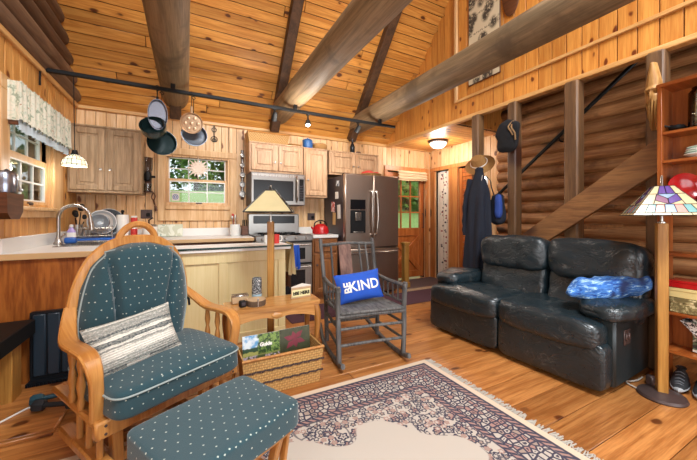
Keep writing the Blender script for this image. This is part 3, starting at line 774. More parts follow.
# staircase and hand rail
t = thing('staircase', 'timber staircase rising toward the viewer behind the sofa', 'staircase', (0, 0, 0))
sl = .72; mb = MB(); y0, y1 = 3.05, .35
zt = lambda y: 1.704+sl*(1.013-y)
mb.add([(x, y, z) for x in (3.045, 3.098) for (y, z) in ((3.33, .0), (3.05, .0), (y1, zt(y1)-.26), (y1, zt(y1)))], [(0, 1, 2, 3), (4, 5, 6, 7), (0, 1, 5, 4), (1, 2, 6, 5), (2, 3, 7, 6), (3, 0, 4, 7)])
part('stringer', mb, M['stair'], t, smooth=False)
for i in range(9):
    z = .18*(i+1); yy = 1.013-(z+.06-1.704)/sl
    mb = MB(); mb.r = RN.random(); mb.box(3.232, yy-.25, z-.04, 4.06, yy+.02, z, .006); part('tread', mb, M['stair'], t)
t = thing('hand_rail', 'black stair hand rail sloping up the log wall', 'hand rail', (0, 0, 0)); mb = MB()
a = V(4.045, 1.0, 3.085); b = V(4.045, 3.36, 1.21); mb.bar(a, b, .03, .045, .01); part('rail', mb, M['blackm'], t)
for k in (.15, .5, .9):
    p = a.lerp(b, k); mb = MB(); mb.tube([p+V(0, 0, -.02), p+V(.03, 0, -.06), p+V(.10, 0, -.06)], .008, 6); part('bracket', mb, M['blackm'], t)
# ------------------------------------------------------------------ kitchen
def door_panel(mb, x0, z0, x1, z1, y, st=.055):
    """framed cabinet front facing -Y with a raised centre panel"""
    mb.box(x0, y-.02, z0, x0+st, y, z1, .004); mb.box(x1-st, y-.02, z0, x1, y, z1, .004)
    mb.box(x0+st, y-.02, z0, x1-st, y, z0+st, .004); mb.box(x0+st, y-.02, z1-st, x1-st, y, z1, .004)
    mb.box(x0+st-.002, y-.006, z0+st-.002, x1-st+.002, y-.001, z1-st+.002)
    if x1-x0 > .2 and z1-z0 > .2: mb.box(x0+st+.025, y-.016, z0+st+.025, x1-st-.025, y-.004, z1-st-.025, .010)
def knob(x, z, y, parent, m='steel', name='knob'):
    mb = MB(); mb.lathe([(0, 0), (.006, 0), (.006, .012), (.014, .018), (.012, .026), (0, .028)], (0, 0, 0), 12, TR(x, y, z) @ RX(PI/2)); part(name, mb, M[m], parent)
def wall_cabinet(x0, x1, z0, z1, nd, mat, label, yb=W-.002, depth=.31, kn='bottom', name='wall_cabinet', gap=.012):
    t = thing(name, label, 'cabinet', ((x0+x1)/2, yb, z0), group='upper kitchen cabinets'); ox, oz = -(x0+x1)/2, -z0
    mb = MB(); mb.box(x0+ox, -depth, 0, x1+ox, 0, z1-z0, .004); mb.box(x0+ox-.004, -depth-.012, z1-z0-.012, x1+ox+.004, 0, z1-z0+.008, .004); part('body', mb, mat, t)
    w = (x1-x0)/nd
    for i in range(nd):
        mb = MB(); a, b = x0+ox+w*i+gap+(.012 if i == 0 else 0), x0+ox+w*(i+1)-gap-(.012 if i == nd-1 else 0)
        mb.r = RN.random(); door_panel(mb, a, .03, b, z1-z0-.03, -depth); d = part('door', mb, mat, t)
        kx = b-.03 if i % 2 == 0 and nd > 1 else a+.03
        knob(kx, .35*(z1-z0) if z1-z0 > .5 else .14, -depth-.02, d)
    return t
wall_cabinet(L+.004, -.468, 1.42, 2.145, 2, M['cab'], 'grey oak upper cabinet with two doors beside the kitchen window', name='wall_cabinet')
wall_cabinet(.735, 1.488, 1.76, 2.165, 2, M['cabr'], 'pale oak two-door cabinet above the microwave')
wall_cabinet(1.498, 1.868, 1.44, 2.158, 1, M['cabr'], 'tall narrow pale oak cabinet with one door right of the microwave')
wall_cabinet(1.90, 2.78, 1.80, 2.158, 2, M['cabr'], 'wide low oak cabinet above the fridge')
# base cabinets
t = thing('base_cabinet', 'oak sink cabinet with a large red oak end panel facing the room', 'cabinet', (-.815, 2.93, 0)); mb = MB()
mb.box(-.31, .03, .08, .29, 1.64, .75, .004); mb.box(-.31, .03, .75, .29, .24, .862); part('body', mb, M['cabd'], t)
mb = MB(); mb.box(-.312, 0, .0, .305, .028, .862, .003); part('end_panel', mb, M['oakend'], t)
t = thing('base_cabinet', 'dark oak base cabinet under the kitchen window', 'cabinet', (.09, 4.588, 0)); mb = MB()
mb.box(-.59, -.60, .09, .635, 0, .862, .004); mb.box(-.59, -.54, 0, .635, 0, .09); part('body', mb, M['cabd'], t)
for i in range(3):
    mb = MB(); door_panel(mb, -.57+.40*i, .12, -.19+.40*i, .66, -.60); dd = part('door', mb, M['cabd'], t); knob(-.23+.40*i, .58, -.62, dd)
    mb = MB(); mb.box(-.57+.40*i, -.62, .69, -.19+.40*i, -.60, .84, .006); dd = part('drawer', mb, M['cabd'], t); knob(-.38+.40*i, .765, -.62, dd)
t = thing('base_cabinet', 'narrow oak base cabinet with one drawer between range and fridge', 'cabinet', (1.70, 4.588, 0)); mb = MB()
mb.box(-.185, -.62, .09, .19, 0, .862, .004); mb.box(-.185, -.55, 0, .19, 0, .09); part('body', mb, M['cabd'], t)
mb = MB(); mb.box(-.165, -.64, .67, .17, -.62, .84, .008); dd = part('drawer', mb, M['cabd'], t); mb = MB(); mb.tube(spline([(-.06, -.64, .755), (-.04, -.665, .75), (.04, -.665, .75), (.06, -.64, .755)], 4), .006, 6); part('pull', mb, M['brown'], dd)
mb = MB(); door_panel(mb, -.165, .12, .17, .64, -.62); dd = part('door', mb, M['cabd'], t); knob(-.13, .5, -.64, dd, 'brown')
# counters
t = thing('countertop', 'white laminate L-shaped counter with tan edge along sink and window walls', 'countertop', (L, W, .862)); mb = MB(); a = .004
SX0, SX1, SY0, SY1 = .16, .55, -1.17, -.64
for b in ((a, SY0, .635, -1.675), (a, SY0, SX0, SY1), (SX1, SY0, .635, SY1), (a, SY1, .635, -a), (.635, -.645, 1.865, -a)): mb.box(b[0], b[1], 0, b[2], b[3], .042)
part('worktop', mb, M['white'], t)
mb = MB(); mb.box(a, -1.690, -.002, .648, -1.675, .040, .003); mb.box(.635, -1.675, -.002, .648, -.66, .040); mb.box(.648, -.66, -.002, 1.865, -.645, .038, .003); part('edge_band', mb, M['tan'], t)
mb = MB(); mb.box(a, -1.66, .042, a+.018, -a, .145, .003); mb.box(a+.018, -a-.018, .042, 1.865, -a, .145, .003); part('backsplash', mb, M['white'], t)
mb = MB(); mb.box(1.516, 3.945, .864, 1.893, W-.003, .905, .004); mb.box(1.516, W-.022, .905, 1.893, W-.003, 1.0, .003); solo('countertop', mb, M['white'], 'short white counter piece between range and fridge', 'countertop')
t = thing('kitchen_sink', 'steel drop-in sink in the counter under the left window', 'sink', (L, W, .904)); mb = MB()
mb.box(SX0-.02, SY0-.02, .0, SX1+.02, SY0+.012, .006, .002); mb.box(SX0-.02, SY1-.012, 0, SX1+.02, SY1+.02, .006, .002); mb.box(SX0-.02, SY0, 0, SX0+.012, SY1, .006); mb.box(SX1-.012, SY0, 0, SX1+.02, SY1, .006); part('rim', mb, M['steel'], t)
mb = MB(); mb.box(SX0+.002, SY0+.002, -.15, SX1-.002, SY1-.002, -.145); mb.box(SX0+.002, SY0+.002, -.15, SX0+.01, SY1-.002, 0); mb.box(SX1-.01, SY0+.002, -.15, SX1-.002, SY1-.002, 0); mb.box(SX0+.01, SY0+.002, -.15, SX1-.01, SY0+.01, 0); mb.box(SX0+.01, SY1-.01, -.15, SX1-.01, SY1-.002, 0); part('basin', mb, M['steel'], t)
t = thing('faucet', 'tall gooseneck brushed steel faucet behind the sink', 'faucet', (-1.035, 3.70, .906)); mb = MB()
mb.lathe([(0, 0), (.034, 0), (.034, .012), (.024, .03), (.019, .06), (0, .06)], seg=16); part('base', mb, M['steel'], t)
mb = MB(); pts = [V(0, 0, .05), V(0, 0, .24)]+[V(.115-.115*math.cos(k*PI/12), -.02*k/12, .24+.115*math.sin(k*PI/12)) for k in range(1, 13)]+[V(.236, -.02, .20)]; mb.tube(pts, .0155, 12); part('spout', mb, M['steel'], t)
mb = MB(); mb.cyl((.236, -.02, .205), (.243, -.02, .13), .018, .02, 12); part('spray_head', mb, M['steel'], t)
mb = MB(); mb.tube([(0, .02, .05), (.0, .05, .055), (.02, .10, .09)], .008, 8); part('handle', mb, M['steel'], t)
# range
t = thing('range', 'stainless double-oven range between counters', 'stove', (1.125, 4.585, 0)); mb = MB()
mb.box(-.377, -.62, .02, .377, -.02, .905, .004); part('body', mb, M['darkgrey'], t)
mb = MB(); mb.box(-.377, -.66, .835, .377, -.615, .915, .008); part('control_panel', mb, M['steelh'], t)
mb = MB(); mb.box(-.372, -.625, .905, .372, -.10, .918, .004); part('cooktop', mb, M['blackg'], t)
for sx in (-.19, 0, .19):
    for sy in (-.47, -.22):
        mb = MB()
        for k in range(4): an = k*PI/4; mb.bar((sx-.075*math.cos(an), sy-.075*math.sin(an), .928), (sx+.075*math.cos(an), sy+.075*math.sin(an), .928), .012, .014)
        mb.lathe([(.03, 0), (.035, .008), (0, .01)], (sx, sy, .916), 12); part('burner_grate', mb, M['blackm'], t)
for i in range(5):
    mb = MB(); mb.lathe([(0, 0), (.021, 0), (.019, .022), (.012, .03), (0, .03)], (0, 0, 0), 14, TR(-.29+.145*i, -.66, .876) @ RX(PI/2)); part('knob', mb, M['steel'], t)
mb = MB(); mb.box(-.37, -.10, .905, .37, -.02, 1.20, .01); part('backguard', mb, M['steelh'], t)
mb = MB(); mb.box(-.30, -.106, 1.06, .30, -.098, 1.17, .004); part('display', mb, M['blackg'], t)
for nm, z0, z1 in (('oven_door', .545, .82), ('oven_door', .10, .53)):
    mb = MB(); mb.box(-.37, -.655, z0, .37, -.62, z1, .008); dd = part(nm, mb, M['steelh'], t)
    mb = MB(); mb.box(-.27, -.661, z0+.05, .27, -.654, z1-.075, .004); part('oven_window', mb, M['blackg'], dd)
    mb = MB(); mb.tube([(-.33, -.655, z1-.035), (-.33, -.70, z1-.03), (.33, -.70, z1-.03), (.33, -.655, z1-.035)], .013, 10); part('handle', mb, M['steel'], dd)
# microwave
t = thing('microwave', 'stainless microwave mounted under the two-door cabinet', 'microwave', (1.113, 4.585, 1.315)); mb = MB()
mb.box(-.37, -.38, 0, .37, 0, .44, .004); part('body', mb, M['darkgrey'], t)
mb = MB(); mb.box(-.37, -.40, .005, .37, -.38, .435, .006); dd = part('door', mb, M['steelh'], t)
mb = MB(); mb.box(-.34, -.405, .06, .20, -.399, .335, .004); part('oven_window', mb, M['blackg'], dd)
mb = MB(); mb.box(.285, -.404, .06, .35, -.399, .37, .004); pp = part('keypad', mb, M['blackg'], t)
mb = MB()
for i in range(3):
    for j in range(6): mb.box(.292+.019*i, -.4065, .09+.034*j, .305+.019*i, -.4035, .108+.034*j, .002)
part('button', mb, M['darkgrey'], pp); mb = MB(); mb.tube(spline([(.245, -.40, .05), (.245, -.445, .10), (.245, -.45, .22), (.245, -.445, .34), (.245, -.40, .40)], 5), .013, 10); part('handle', mb, M['steel'], dd)
mb = MB(); mb.box(-.36, -.402, .385, .36, -.397, .42, .003); part('vent', mb, M['steel'], t)
# fridge
t = thing('fridge', 'dark stainless french-door fridge with freezer drawer and water dispenser', 'fridge', (2.39, 4.55, 0)); mb = MB()
mb.box(-.455, -.66, .02, .455, 0, 1.74, .006); part('cabinet', mb, M['darkgrey'], t)
for sx in (-1, 1):
    mb = MB(); x0, x1 = (-.457, -.003) if sx < 0 else (.003, .457); mb.box(x0, -.735, .715, x1, -.665, 1.765, .014); dd = part('door', mb, M['fridge'], t)
    mb = MB(); hx = sx*.035; mb.tube(spline([(hx, -.735, .90), (hx, -.78, .93), (hx+sx*.012, -.795, 1.22), (hx, -.78, 1.50), (hx, -.735, 1.53)], 5), .014, 10); part('handle', mb, M['steel'], dd)
    if sx < 0:
        mb = MB(); mb.box(-.375, -.741, 1.26, -.13, -.733, 1.40, .004); part('dispenser_display', mb, M['blackg'], dd)
        mb = MB(); mb.box(-.375, -.739, .93, -.13, -.733, 1.25, .004); part('dispenser_recess', mb, M['black'], dd)
        mb = MB(); mb.box(-.335, -.75, .93, -.17, -.738, .95, .004); mb.box(-.30, -.752, 1.10, -.205, -.738, 1.22, .006); part('dispenser_tray', mb, M['steel'], dd)
mb = MB(); mb.box(-.457, -.735, .06, .457, -.665, .705, .014); dd = part('freezer_drawer', mb, M['fridge'], t)
mb = MB(); mb.tube([(-.38, -.735, .64), (-.38, -.785, .645), (.38, -.785, .645), (.38, -.735, .64)], .013, 10); part('handle', mb, M['steel'], dd)
mb = MB(); mb.box(-.44, -.70, 1.74, -.36, -.60, 1.775, .006); mb.box(.36, -.70, 1.74, .44, -.60, 1.775, .006); part('hinge_cover', mb, M['black'], t)
FXS = 1.933
def note(name, y0, y1, z0, z1, mat, label, tilt=0):
    mb = MB(); mb.box(-.0015, (y0-y1)/2, (z0-z1)/2, .0015, (y1-y0)/2, (z1-z0)/2); solo(name, mb, mat, label, 'note', (FXS-.0025, (y0+y1)/2, (z0+z1)/2), rot=(tilt, 0, 0), group='papers on the fridge side')
note('paper_note', 4.12, 4.22, 1.04, 1.22, M['kraft'], 'tan paper hanging on the fridge side', .06)
note('paper_note', 4.15, 4.27, 1.23, 1.38, spots('red_white_print', ('c8352f', 'efe6df'), 30, (.5,)), 'red and white printed paper on the fridge side', .1)
note('paper_note', 3.96, 4.06, 1.13, 1.33, M['paper'], 'white torn paper low on the fridge side', -.05)
note('paper_note', 4.03, 4.13, 1.42, 1.52, M['paper'], 'white square note on the fridge side', 0)
note('paper_note', 4.00, 4.10, 1.60, 1.68, spots('blue_white_card', ('dfe4e8', '2f4a6a'), 25, (.52,)), 'blue and white card at the top of the fridge side', .1)
# island
t = thing('kitchen_island', 'cream panelled kitchen island with dark green glass edge', 'island', (.30, 3.0, 0)); mb = MB()
mb.box(-.55, 0, .0, .555, .28, .84, .004); part('body', mb, M['island'], t)
mb = MB()
mb.box(-.55, -.018, .74, .555, 0, .84, .003); mb.box(-.55, -.018, 0, .555, 0, .09, .003)
for x in (-.55, -.05, .485): mb.box(x, -.018, .09, x+.07, 0, .74, .003)
for x in (-.5, -.015, .2, .52): mb.lathe([(0, 0), (.006, 0), (.005, .003), (0, .003)], (0, 0, 0), 8, TR(x, -.018, .79) @ RX(PI/2))
part('face_frame', mb, M['island'], t)
mb = MB(); mb.box(-.60, -.05, .842, .60, .32, .868, .004); part('worktop', mb, M['white'], t)
mb = MB(); mb.box(-.61, -.06, .868, .61, .32, .884, .004); part('glass_top', mb, plain('dark_green_glass_edge', '1e3a35', .1, var=.1), t)
mb = MB(); mb.box(-.595, -.045, .8845, .595, .315, .8855); part('white_underlay', mb, M['white'], t)
# kitchen small things
def jar(name, label, x, y, z, r, h, body, lid, cat='jar', group=None):
    t = thing(name, label, cat, (x, y, z), group=group); mb = MB(); mb.lathe([(0, 0), (r*.95, 0), (r, .01), (r, h*.8), (r*.85, h*.86), (0, h*.86)], seg=18); part('body', mb, body, t)
    mb = MB(); mb.lathe([(r*.9, h*.84), (r*.92, h*.98), (r*.85, h), (0, h)], seg=18); part('lid', mb, lid, t); return t
t = thing('paper_towel_roll', 'white paper towel roll on an upright holder by the window', 'paper towels', (-.67, 4.43, .906)); mb = MB(); mb.lathe([(.02, .012), (.06, .012), (.06, .275), (.02, .275), (.02, .012)], seg=24); part('roll', mb, M['paper'], t)
mb = MB(); mb.lathe([(0, 0), (.07, 0), (.07, .010), (.012, .012), (.012, .30), (.018, .31), (.012, .33), (0, .33)], seg=20); part('holder', mb, M['black'], t)
jar('spice_jar', 'lower red-labelled spice jar beside the paper towels', -.56, 4.44, .906, .034, .13, M['redc'], M['paper'], group='red spice jars')
jar('spice_jar', 'upper red-labelled spice jar standing on the other one', -.56, 4.44, 1.038, .034, .13, M['redc'], M['paper'], group='red spice jars')
t = jar('canister', 'round white canister with dark lid below the outlet', -.395, 4.38, .906, .078, .16, M['plaster'], M['steel'], 'canister')
mb = MB(); mb.tube([(-.01, 0, .155), (-.01, 0, .21), (.03, 0, .24)], .008, 6); part('lid_handle', mb, M['black'], t)
mb = MB(); mb.box(-.14, -.008, 0, .14, .008, .155, .006, RX(-.12)); solo('cutting_board', mb, spots('marbled_glass', ('c7cbb4', 'dfe3d4', '9fb09a'), 9, (.45, .6), .15), 'marbled green-white glass board leaning on the backsplash', 'cutting board', (-.19, 4.505, .908))
t = thing('soap_bottle', 'white and lavender soap bottle by the faucet', 'bottle', (-.985, 3.86, .906)); mb = MB(); mb.lathe([(0, 0), (.033, 0), (.036, .02), (.034, .11), (.014, .14), (.012, .15), (0, .15)], seg=16, sy=.7); part('body', mb, [M['purple']], t)
mb = MB(); mb.lathe([(.014, .15), (.015, .175), (0, .178)], seg=10); part('cap', mb, M['plaster'], t); mb = MB(); mb.lathe([(.0362, .055), (.0355, .10)], seg=16, sy=.71); part('label_band', mb, M['paper'], t)
mb = MB(); mb.cushion((0, 0, .03), (.09, .06, .06), 4, 6); solo('sponge', mb, M['bluepl'], 'blue scrub sponge at the faucet base', 'sponge', (-.96, 3.74, .906))
# dish rack
t = thing('dish_rack', 'wire dish rack on a blue tray in the counter corner', 'dish rack', (-.90, 4.30, .906)); mb = MB(); mb.box(-.19, -.16, 0, .19, .16, .022, .008); part('tray', mb, M['bluepl'], t)
mb = MB()
for z in (.05, .13):
    mb.tube([(-.18, -.15, z), (.18, -.15, z), (.18, .15, z), (-.18, .15, z)], .004, 6, closed=True)
for k in range(10):
    x = -.17+.34*k/9; mb.tube([(x, -.15, .13), (x, -.15, .05), (x, 0, .035), (x, .15, .05), (x, .15, .13)], .003, 5)
for sx in (-.18, .18):
    for sy in (-.15, .15): mb.cyl((sx, sy, .02), (sx, sy, .15), .005)
part('wire_frame', mb, M['steel'], t)
def plate(name, label, loc, r, mat, rot, group, rim=None):
    mb = MB(); mb.lathe([(0, 0), (r*.6, 0), (r*.7, .008), (r, .022), (r*.985, .027), (r*.68, .013), (r*.58, .007), (0, .006)], seg=32); return solo(name, mb, mat, label, 'plate', loc, rot=rot, group=group)
g = 'dishes in the rack'
plate('plate', 'large dark grey platter at the back of the dish rack', (-.80, 4.43, 1.10), .150, ringm('grey_platter', ('6d737a', '4b5056', '3c4045', 'd4d4d2'), (.05, .09, .143)), (PI/2-.15, 0, .35), g)
plate('plate', 'pale ringed plate in front of the dark platter in the rack', (-.85, 4.355, 1.095), .135, ringm('ringed_plate', ('9a8d84', '5d4a44', 'b3aaa2', '8d8f90', 'e2e0dc'), (.06, .075, .10, .125)), (PI/2-.15, 0, .35), g)
mb = MB(); mb.lathe([(0, .004), (.03, 0), (.06, .02), (.08, .055), (.083, .055), (.062, .016), (.03, .004), (0, .006)], seg=28); solo('bowl', mb, M['plateg'], 'small grey bowl tilted at the front of the dish rack', 'bowl', (-.86, 4.27, 1.09), rot=(PI/2-.3, 0, .35), group=g)
t = thing('utensil_holder', 'holder of dark cooking utensils at the left of the dish rack', 'utensil holder', (-1.03, 4.22, .955)); mb = MB(); mb.lathe([(.045, 0), (.05, .12), (.046, .12), (.042, .006), (0, .006)], seg=16); part('cup', mb, M['steel'], t)
for k, (dx, dy, h, hd) in enumerate(((.03, .0, .30, .03), (-.02, .02, .24, .025), (.0, -.03, .22, .02), (.05, .02, .20, .02))):
    mb = MB(); mb.tube([(dx*.3, dy*.3, .02), (dx, dy, h-.05)], .005, 6); mb.cushion((dx*1.1, dy*1.1, h), (hd*2, .02, hd*2.6), 2.5, 6); part('utensil', mb, M['black'], t)
t = thing('utensil_crock', 'white utensil crock on the counter left of the range', 'crock', (.565, 4.37, .906)); mb = MB(); mb.lathe([(0, 0), (.06, 0), (.065, .01), (.065, .15), (.06, .15), (.058, .012), (0, .012)], seg=20); part('pot', mb, M['china'], t)
for k, (dx, dy, h, m) in enumerate(((-.03, 0, .24, 'steel'), (.01, .02, .26, 'cabr'), (.03, -.01, .22, 'cabr'), (0, -.03, .25, 'steel'), (-.02, .03, .27, 'redc'))):
    mb = MB(); mb.tube([(dx*.4, dy*.4, .02), (dx, dy, h)], .006, 6); mb.cushion((dx*1.1, dy*1.1, h), (.03, .012, .05), 2.5, 5); part('utensil', mb, M[m], t)
t = thing('knife_block', 'small wooden knife block beside the range', 'knife block', (.685, 4.36, .906)); mb = MB(); mb.box(-.04, -.06, 0, .04, .06, .13, .006); part('block', mb, M['dwood'], t)
for k in range(3): mb = MB(); mb.box(-.03+.022*k, -.04, .128, -.018+.022*k, -.02, .21, .004); part('knife_handle', mb, M['black'], t)
# kettle
t = thing('kettle', 'shiny red kettle on the counter beside the range', 'kettle', (1.71, 4.16, .906)); mb = MB(); mb.lathe([(0, 0), (.10, 0), (.118, .015), (.122, .05), (.105, .105), (.065, .14), (.03, .15), (0, .152)], seg=28); part('body', mb, M['red'], t)
mb = MB(); mb.lathe([(.0, .15), (.015, .15), (.01, .165), (.018, .18), (0, .188)], seg=12); part('lid_knob', mb, M['black'], t)
mb = MB(); mb.tube(spline([(-.10, 0, .10), (-.085, 0, .165), (0, 0, .20), (.085, 0, .165), (.10, 0, .10)], 5), .009, 8); part('handle', mb, M['black'], t)
mb = MB(); mb.tube([(-.09, 0, .06), (-.125, 0, .085), (-.14, 0, .11)], [.024, .016, .012], 10); part('spout', mb, M['red'], t)
# outlets
for x, z, lb in ((-.45, 1.19, 'dark outlet plate with a plug left of the kitchen window'), (1.725, 1.16, 'dark outlet plate with a plug behind the kettle')):
    t = thing('wall_outlet', lb, 'outlet', (x, W-.003, z), group='dark wall outlets'); mb = MB(); mb.box(-.06, -.008, -.055, .06, 0, .055, .004); part('plate', mb, M['brown'], t); mb = MB(); mb.box(-.0, -.04, -.03, .04, -.008, .015, .008); part('plug', mb, M['black'], t)
# dispenser and hanging corkscrew left of window
t = thing('bean_dispenser', 'wall-mounted grinder with glass hopper left of the kitchen window', 'grinder', (-.43, W-.002, 1.46)); mb = MB(); mb.box(-.035, -.012, 0, .035, 0, .43, .004); part('back_plate', mb, M['dwood'], t)
mb = MB(); mb.lathe([(.02, .24), (.05, .26), (.055, .42), (0, .425)], (0, -.08, 0), 18); part('hopper', mb, M['jar'], t)
mb = MB(); mb.lathe([(0, .13), (.035, .14), (.045, .19), (.03, .25), (0, .25)], (0, -.08, 0), 16); mb.tube([(-.05, -.08, .19), (-.10, -.09, .19), (-.10, -.09, .13)], .009, 6); mb.cyl((.04, -.08, .19), (.08, -.08, .19), .014); part('mechanism', mb, M['blackm'], t)
mb = MB(); mb.lathe([(0, .01), (.04, .012), (.044, .10), (.04, .10), (.036, .016), (0, .016)], (0, -.08, 0), 18); part('cup', mb, M['jar'], t); mb = MB(); mb.box(-.055, -.13, -.004, .055, 0, .008, .003); part('cup_shelf', mb, M['dwood'], t)
t = thing('bottle_opener', 'brown bottle opener hanging on a thong left of the kitchen window', 'opener', (-.375, W-.03, 1.40)); mb = MB(); mb.tube(spline([(0, 0, .06), (-.02, 0, .0), (.01, 0, -.06), (.02, 0, -.11)], 4), .007, 6, closed=False); mb.tube(spline([(0, 0, .06), (.02, 0, .01), (.0, 0, -.05), (.02, 0, -.11)], 4), .006, 6); part('thong', mb, M['brownf'], t)
mb = MB(); mb.tube([(.02, 0, -.11), (.035, 0, -.17)], [.012, .016], 8); part('handle', mb, M['dwood'], t)
# metal scroll ornament above the window
mb = MB(); mb.tube([(0, 0, .11), (0, 0, -.11)], .006, 6)
for s in (-1, 1):
    mb.tube([(s*.05*math.sin(k*.5)*(1-k/16), 0, -.05+.045*math.cos(k*.5)*(1-k/16)-.03) for k in range(13)], .005, 5); mb.tube([(s*.028*math.sin(k*.55), 0, .055-.03*math.cos(k*.55)) for k in range(7)], .005, 5)
solo('scroll_ornament', mb, M['blackm'], 'small black iron scroll ornament above the kitchen window', 'wall ornament', (.325, W-.012, 2.285))
# strand of measuring cups
t = thing('measuring_cup_strand', 'strand of steel measuring cups hanging right of the kitchen window', 'measuring cups', (.69, W-.012, 1.40)); mb = MB(); mb.box(-.02, 0, 0, .02, .009, .70, .003); part('hanging_strip', mb, M['dwood'], t)
for k in range(5): mb = MB(); r = .028+.004*k; mb.lathe([(0, 0), (r*.8, 0), (r, .03), (r*.92, .03), (r*.75, .004), (0, .004)], (0, 0, 0), 14, TR(0, -.002, .62-.135*k) @ RX(PI/2)); mb.box(-.006, -.006, .62-.135*k+r*.8, .006, -.002, .62-.135*k+r+.05); part('cup', mb, M['steel'], t)
# star and sticker in the window
mb = MB(); n = 16; pts = []
for k in range(n*2): an = 2*PI*k/(n*2)+PI/2; r = (.15 if k % 4 == 0 else .12 if k % 2 == 0 else .075); pts.append((r*math.cos(an), r*math.sin(an)))
mb.prism(pts, -.004, .004, RX(PI/2))
for k in range(8): an = PI/8+2*PI*k/8; mb.cushion((.06*math.cos(an), -.006, .06*math.sin(an)), (.03, .008, .02), 2, 4)
mb.cyl((0, 0, .12), (0, 0, .17), .0015); solo('paper_star', mb, plain('pale_pink_paper', 'e3cfbd', .8, var=.08), 'pale pink cut-paper star hanging in the kitchen window', 'paper star', (.128, W-.06, 1.795))
mb = MB(); mb.box(-.045, -.001, -.05, .045, .001, .05); mb.m = 1; mb.tube([(.03*math.cos(k*PI/8), -.002, .03*math.sin(k*PI/8)) for k in range(16)], .004, 5, closed=True); mb.tube([(.015*math.cos(k*PI/5), -.002, .015*math.sin(k*PI/5)) for k in range(10)], .004, 5, closed=True)
solo('window_sticker', mb, [M['paper'], M['bluepl']], 'white sticker with blue rings in the lower left pane of the kitchen window', 'sticker', (-.135, W+.017, 1.415))
# on top of the cabinets
def basketbox(name, label, cx, cy, z, w, d, h, cat='basket', rz=0, flare=.02):
    t = thing(name, label, cat, (cx, cy, z), rz); mb = MB(); a, b = w/2, d/2
    vs = [(-a, -b, 0), (a, -b, 0), (a, b, 0), (-a, b, 0), (-a-flare, -b-flare, h), (a+flare, -b-flare, h), (a+flare, b+flare, h), (-a-flare, b+flare, h)]
    i = .012; vi = [(-a+i, -b+i, i), (a-i, -b+i, i), (a-i, b-i, i), (-a+i, b-i, i), (-a-flare+i, -b-flare+i, h), (a+flare-i, -b-flare+i, h), (a+flare-i, b+flare-i, h), (-a-flare+i, b+flare-i, h)]
    mb.add(vs+vi, [(0, 1, 2, 3), (8, 9, 10, 11)]+[(k, (k+1) % 4, 4+(k+1) % 4, 4+k) for k in range(4)]+[(8+k, 8+(k+1) % 4, 12+(k+1) % 4, 12+k) for k in range(4)]+[(4+k, 4+(k+1) % 4, 12+(k+1) % 4, 12+k) for k in range(4)])
    part('body', mb, M['basket'], t, smooth=False)
    mb = MB(); mb.tube([(-a-flare, -b-flare, h), (a+flare, -b-flare, h), (a+flare, b+flare, h), (-a-flare, b+flare, h)], .010, 6, closed=True); part('rim', mb, M['honey'], t); return t
basketbox('woven_basket', 'long pale woven basket on top of the cabinet over the microwave', 1.0, 4.40, 2.175, .53, .2, .13)
mb = MB(); mb.lathe([(0, 0), (.10, 0), (.12, .03), (.11, .03), (.09, .008), (0, .008)], seg=24); solo('wicker_tray', mb, M['straw'], 'low tan wicker tray on the cabinets beside the blue pot', 'tray', (1.385, 4.42, 2.175))
t = thing('enamel_pot', 'blue enamel lidded pot on top of the tall cabinet', 'pot', (1.60, 4.40, 2.168)); mb = MB(); mb.lathe([(0, 0), (.07, 0), (.075, .01), (.075, .12), (.08, .125), (0, .125)], seg=22); part('body', mb, M['bluee'], t)
mb = MB(); mb.lathe([(.078, .125), (.06, .145), (.012, .15), (.014, .165), (0, .168)], seg=22); part('lid', mb, M['bluee'], t); mb = MB(); mb.tube(spline([(.075, 0, .09), (.105, 0, .095), (.105, 0, .05), (.075, 0, .04)], 4), .006, 6); part('handle', mb, M['bluee'], t)
mb = MB(); mb.lathe([(0, 0), (.09, 0), (.115, .03), (.118, .08), (.105, .09), (0, .095)], seg=24); solo('straw_bowl', mb, M['straw'], 'round lidded straw bowl on the tall cabinet right of the blue pot', 'bowl', (1.79, 4.40, 2.168))
t = thing('bottle', 'dark glass bottle standing on the cabinet above the fridge', 'bottle', (2.36, 4.40, 2.168)); mb = MB(); mb.lathe([(0, 0), (.04, 0), (.042, .01), (.042, .12), (.018, .17), (.016, .23), (0, .23)], seg=16); part('body', mb, M['blackg'], t); mb = MB(); mb.lathe([(.018, .225), (.018, .25), (0, .25)], seg=12); part('stopper', mb, M['brown'], t)
mb = MB(); mb.cushion((0, 0, .025), (.09, .06, .05), 3, 6); solo('small_figurine', mb, M['dwood'], 'small dark carved lump beside the dark bottle above the fridge', 'figurine', (2.47, 4.40, 2.168))
t = thing('red_wicker_tray', 'wicker tray with red cloth on top of the fridge', 'tray', (2.52, 4.12, 1.766)); mb = MB(); mb.lathe([(0, 0), (.15, 0), (.18, .05), (.17, .05), (.14, .01), (0, .01)], seg=24); part('tray', mb, M['straw'], t)
mb = MB(); mb.cushion((0, 0, .055), (.27, .25, .07), 2.4, 10, amp=.02, fr=14); part('cloth', mb, M['redc'], t)
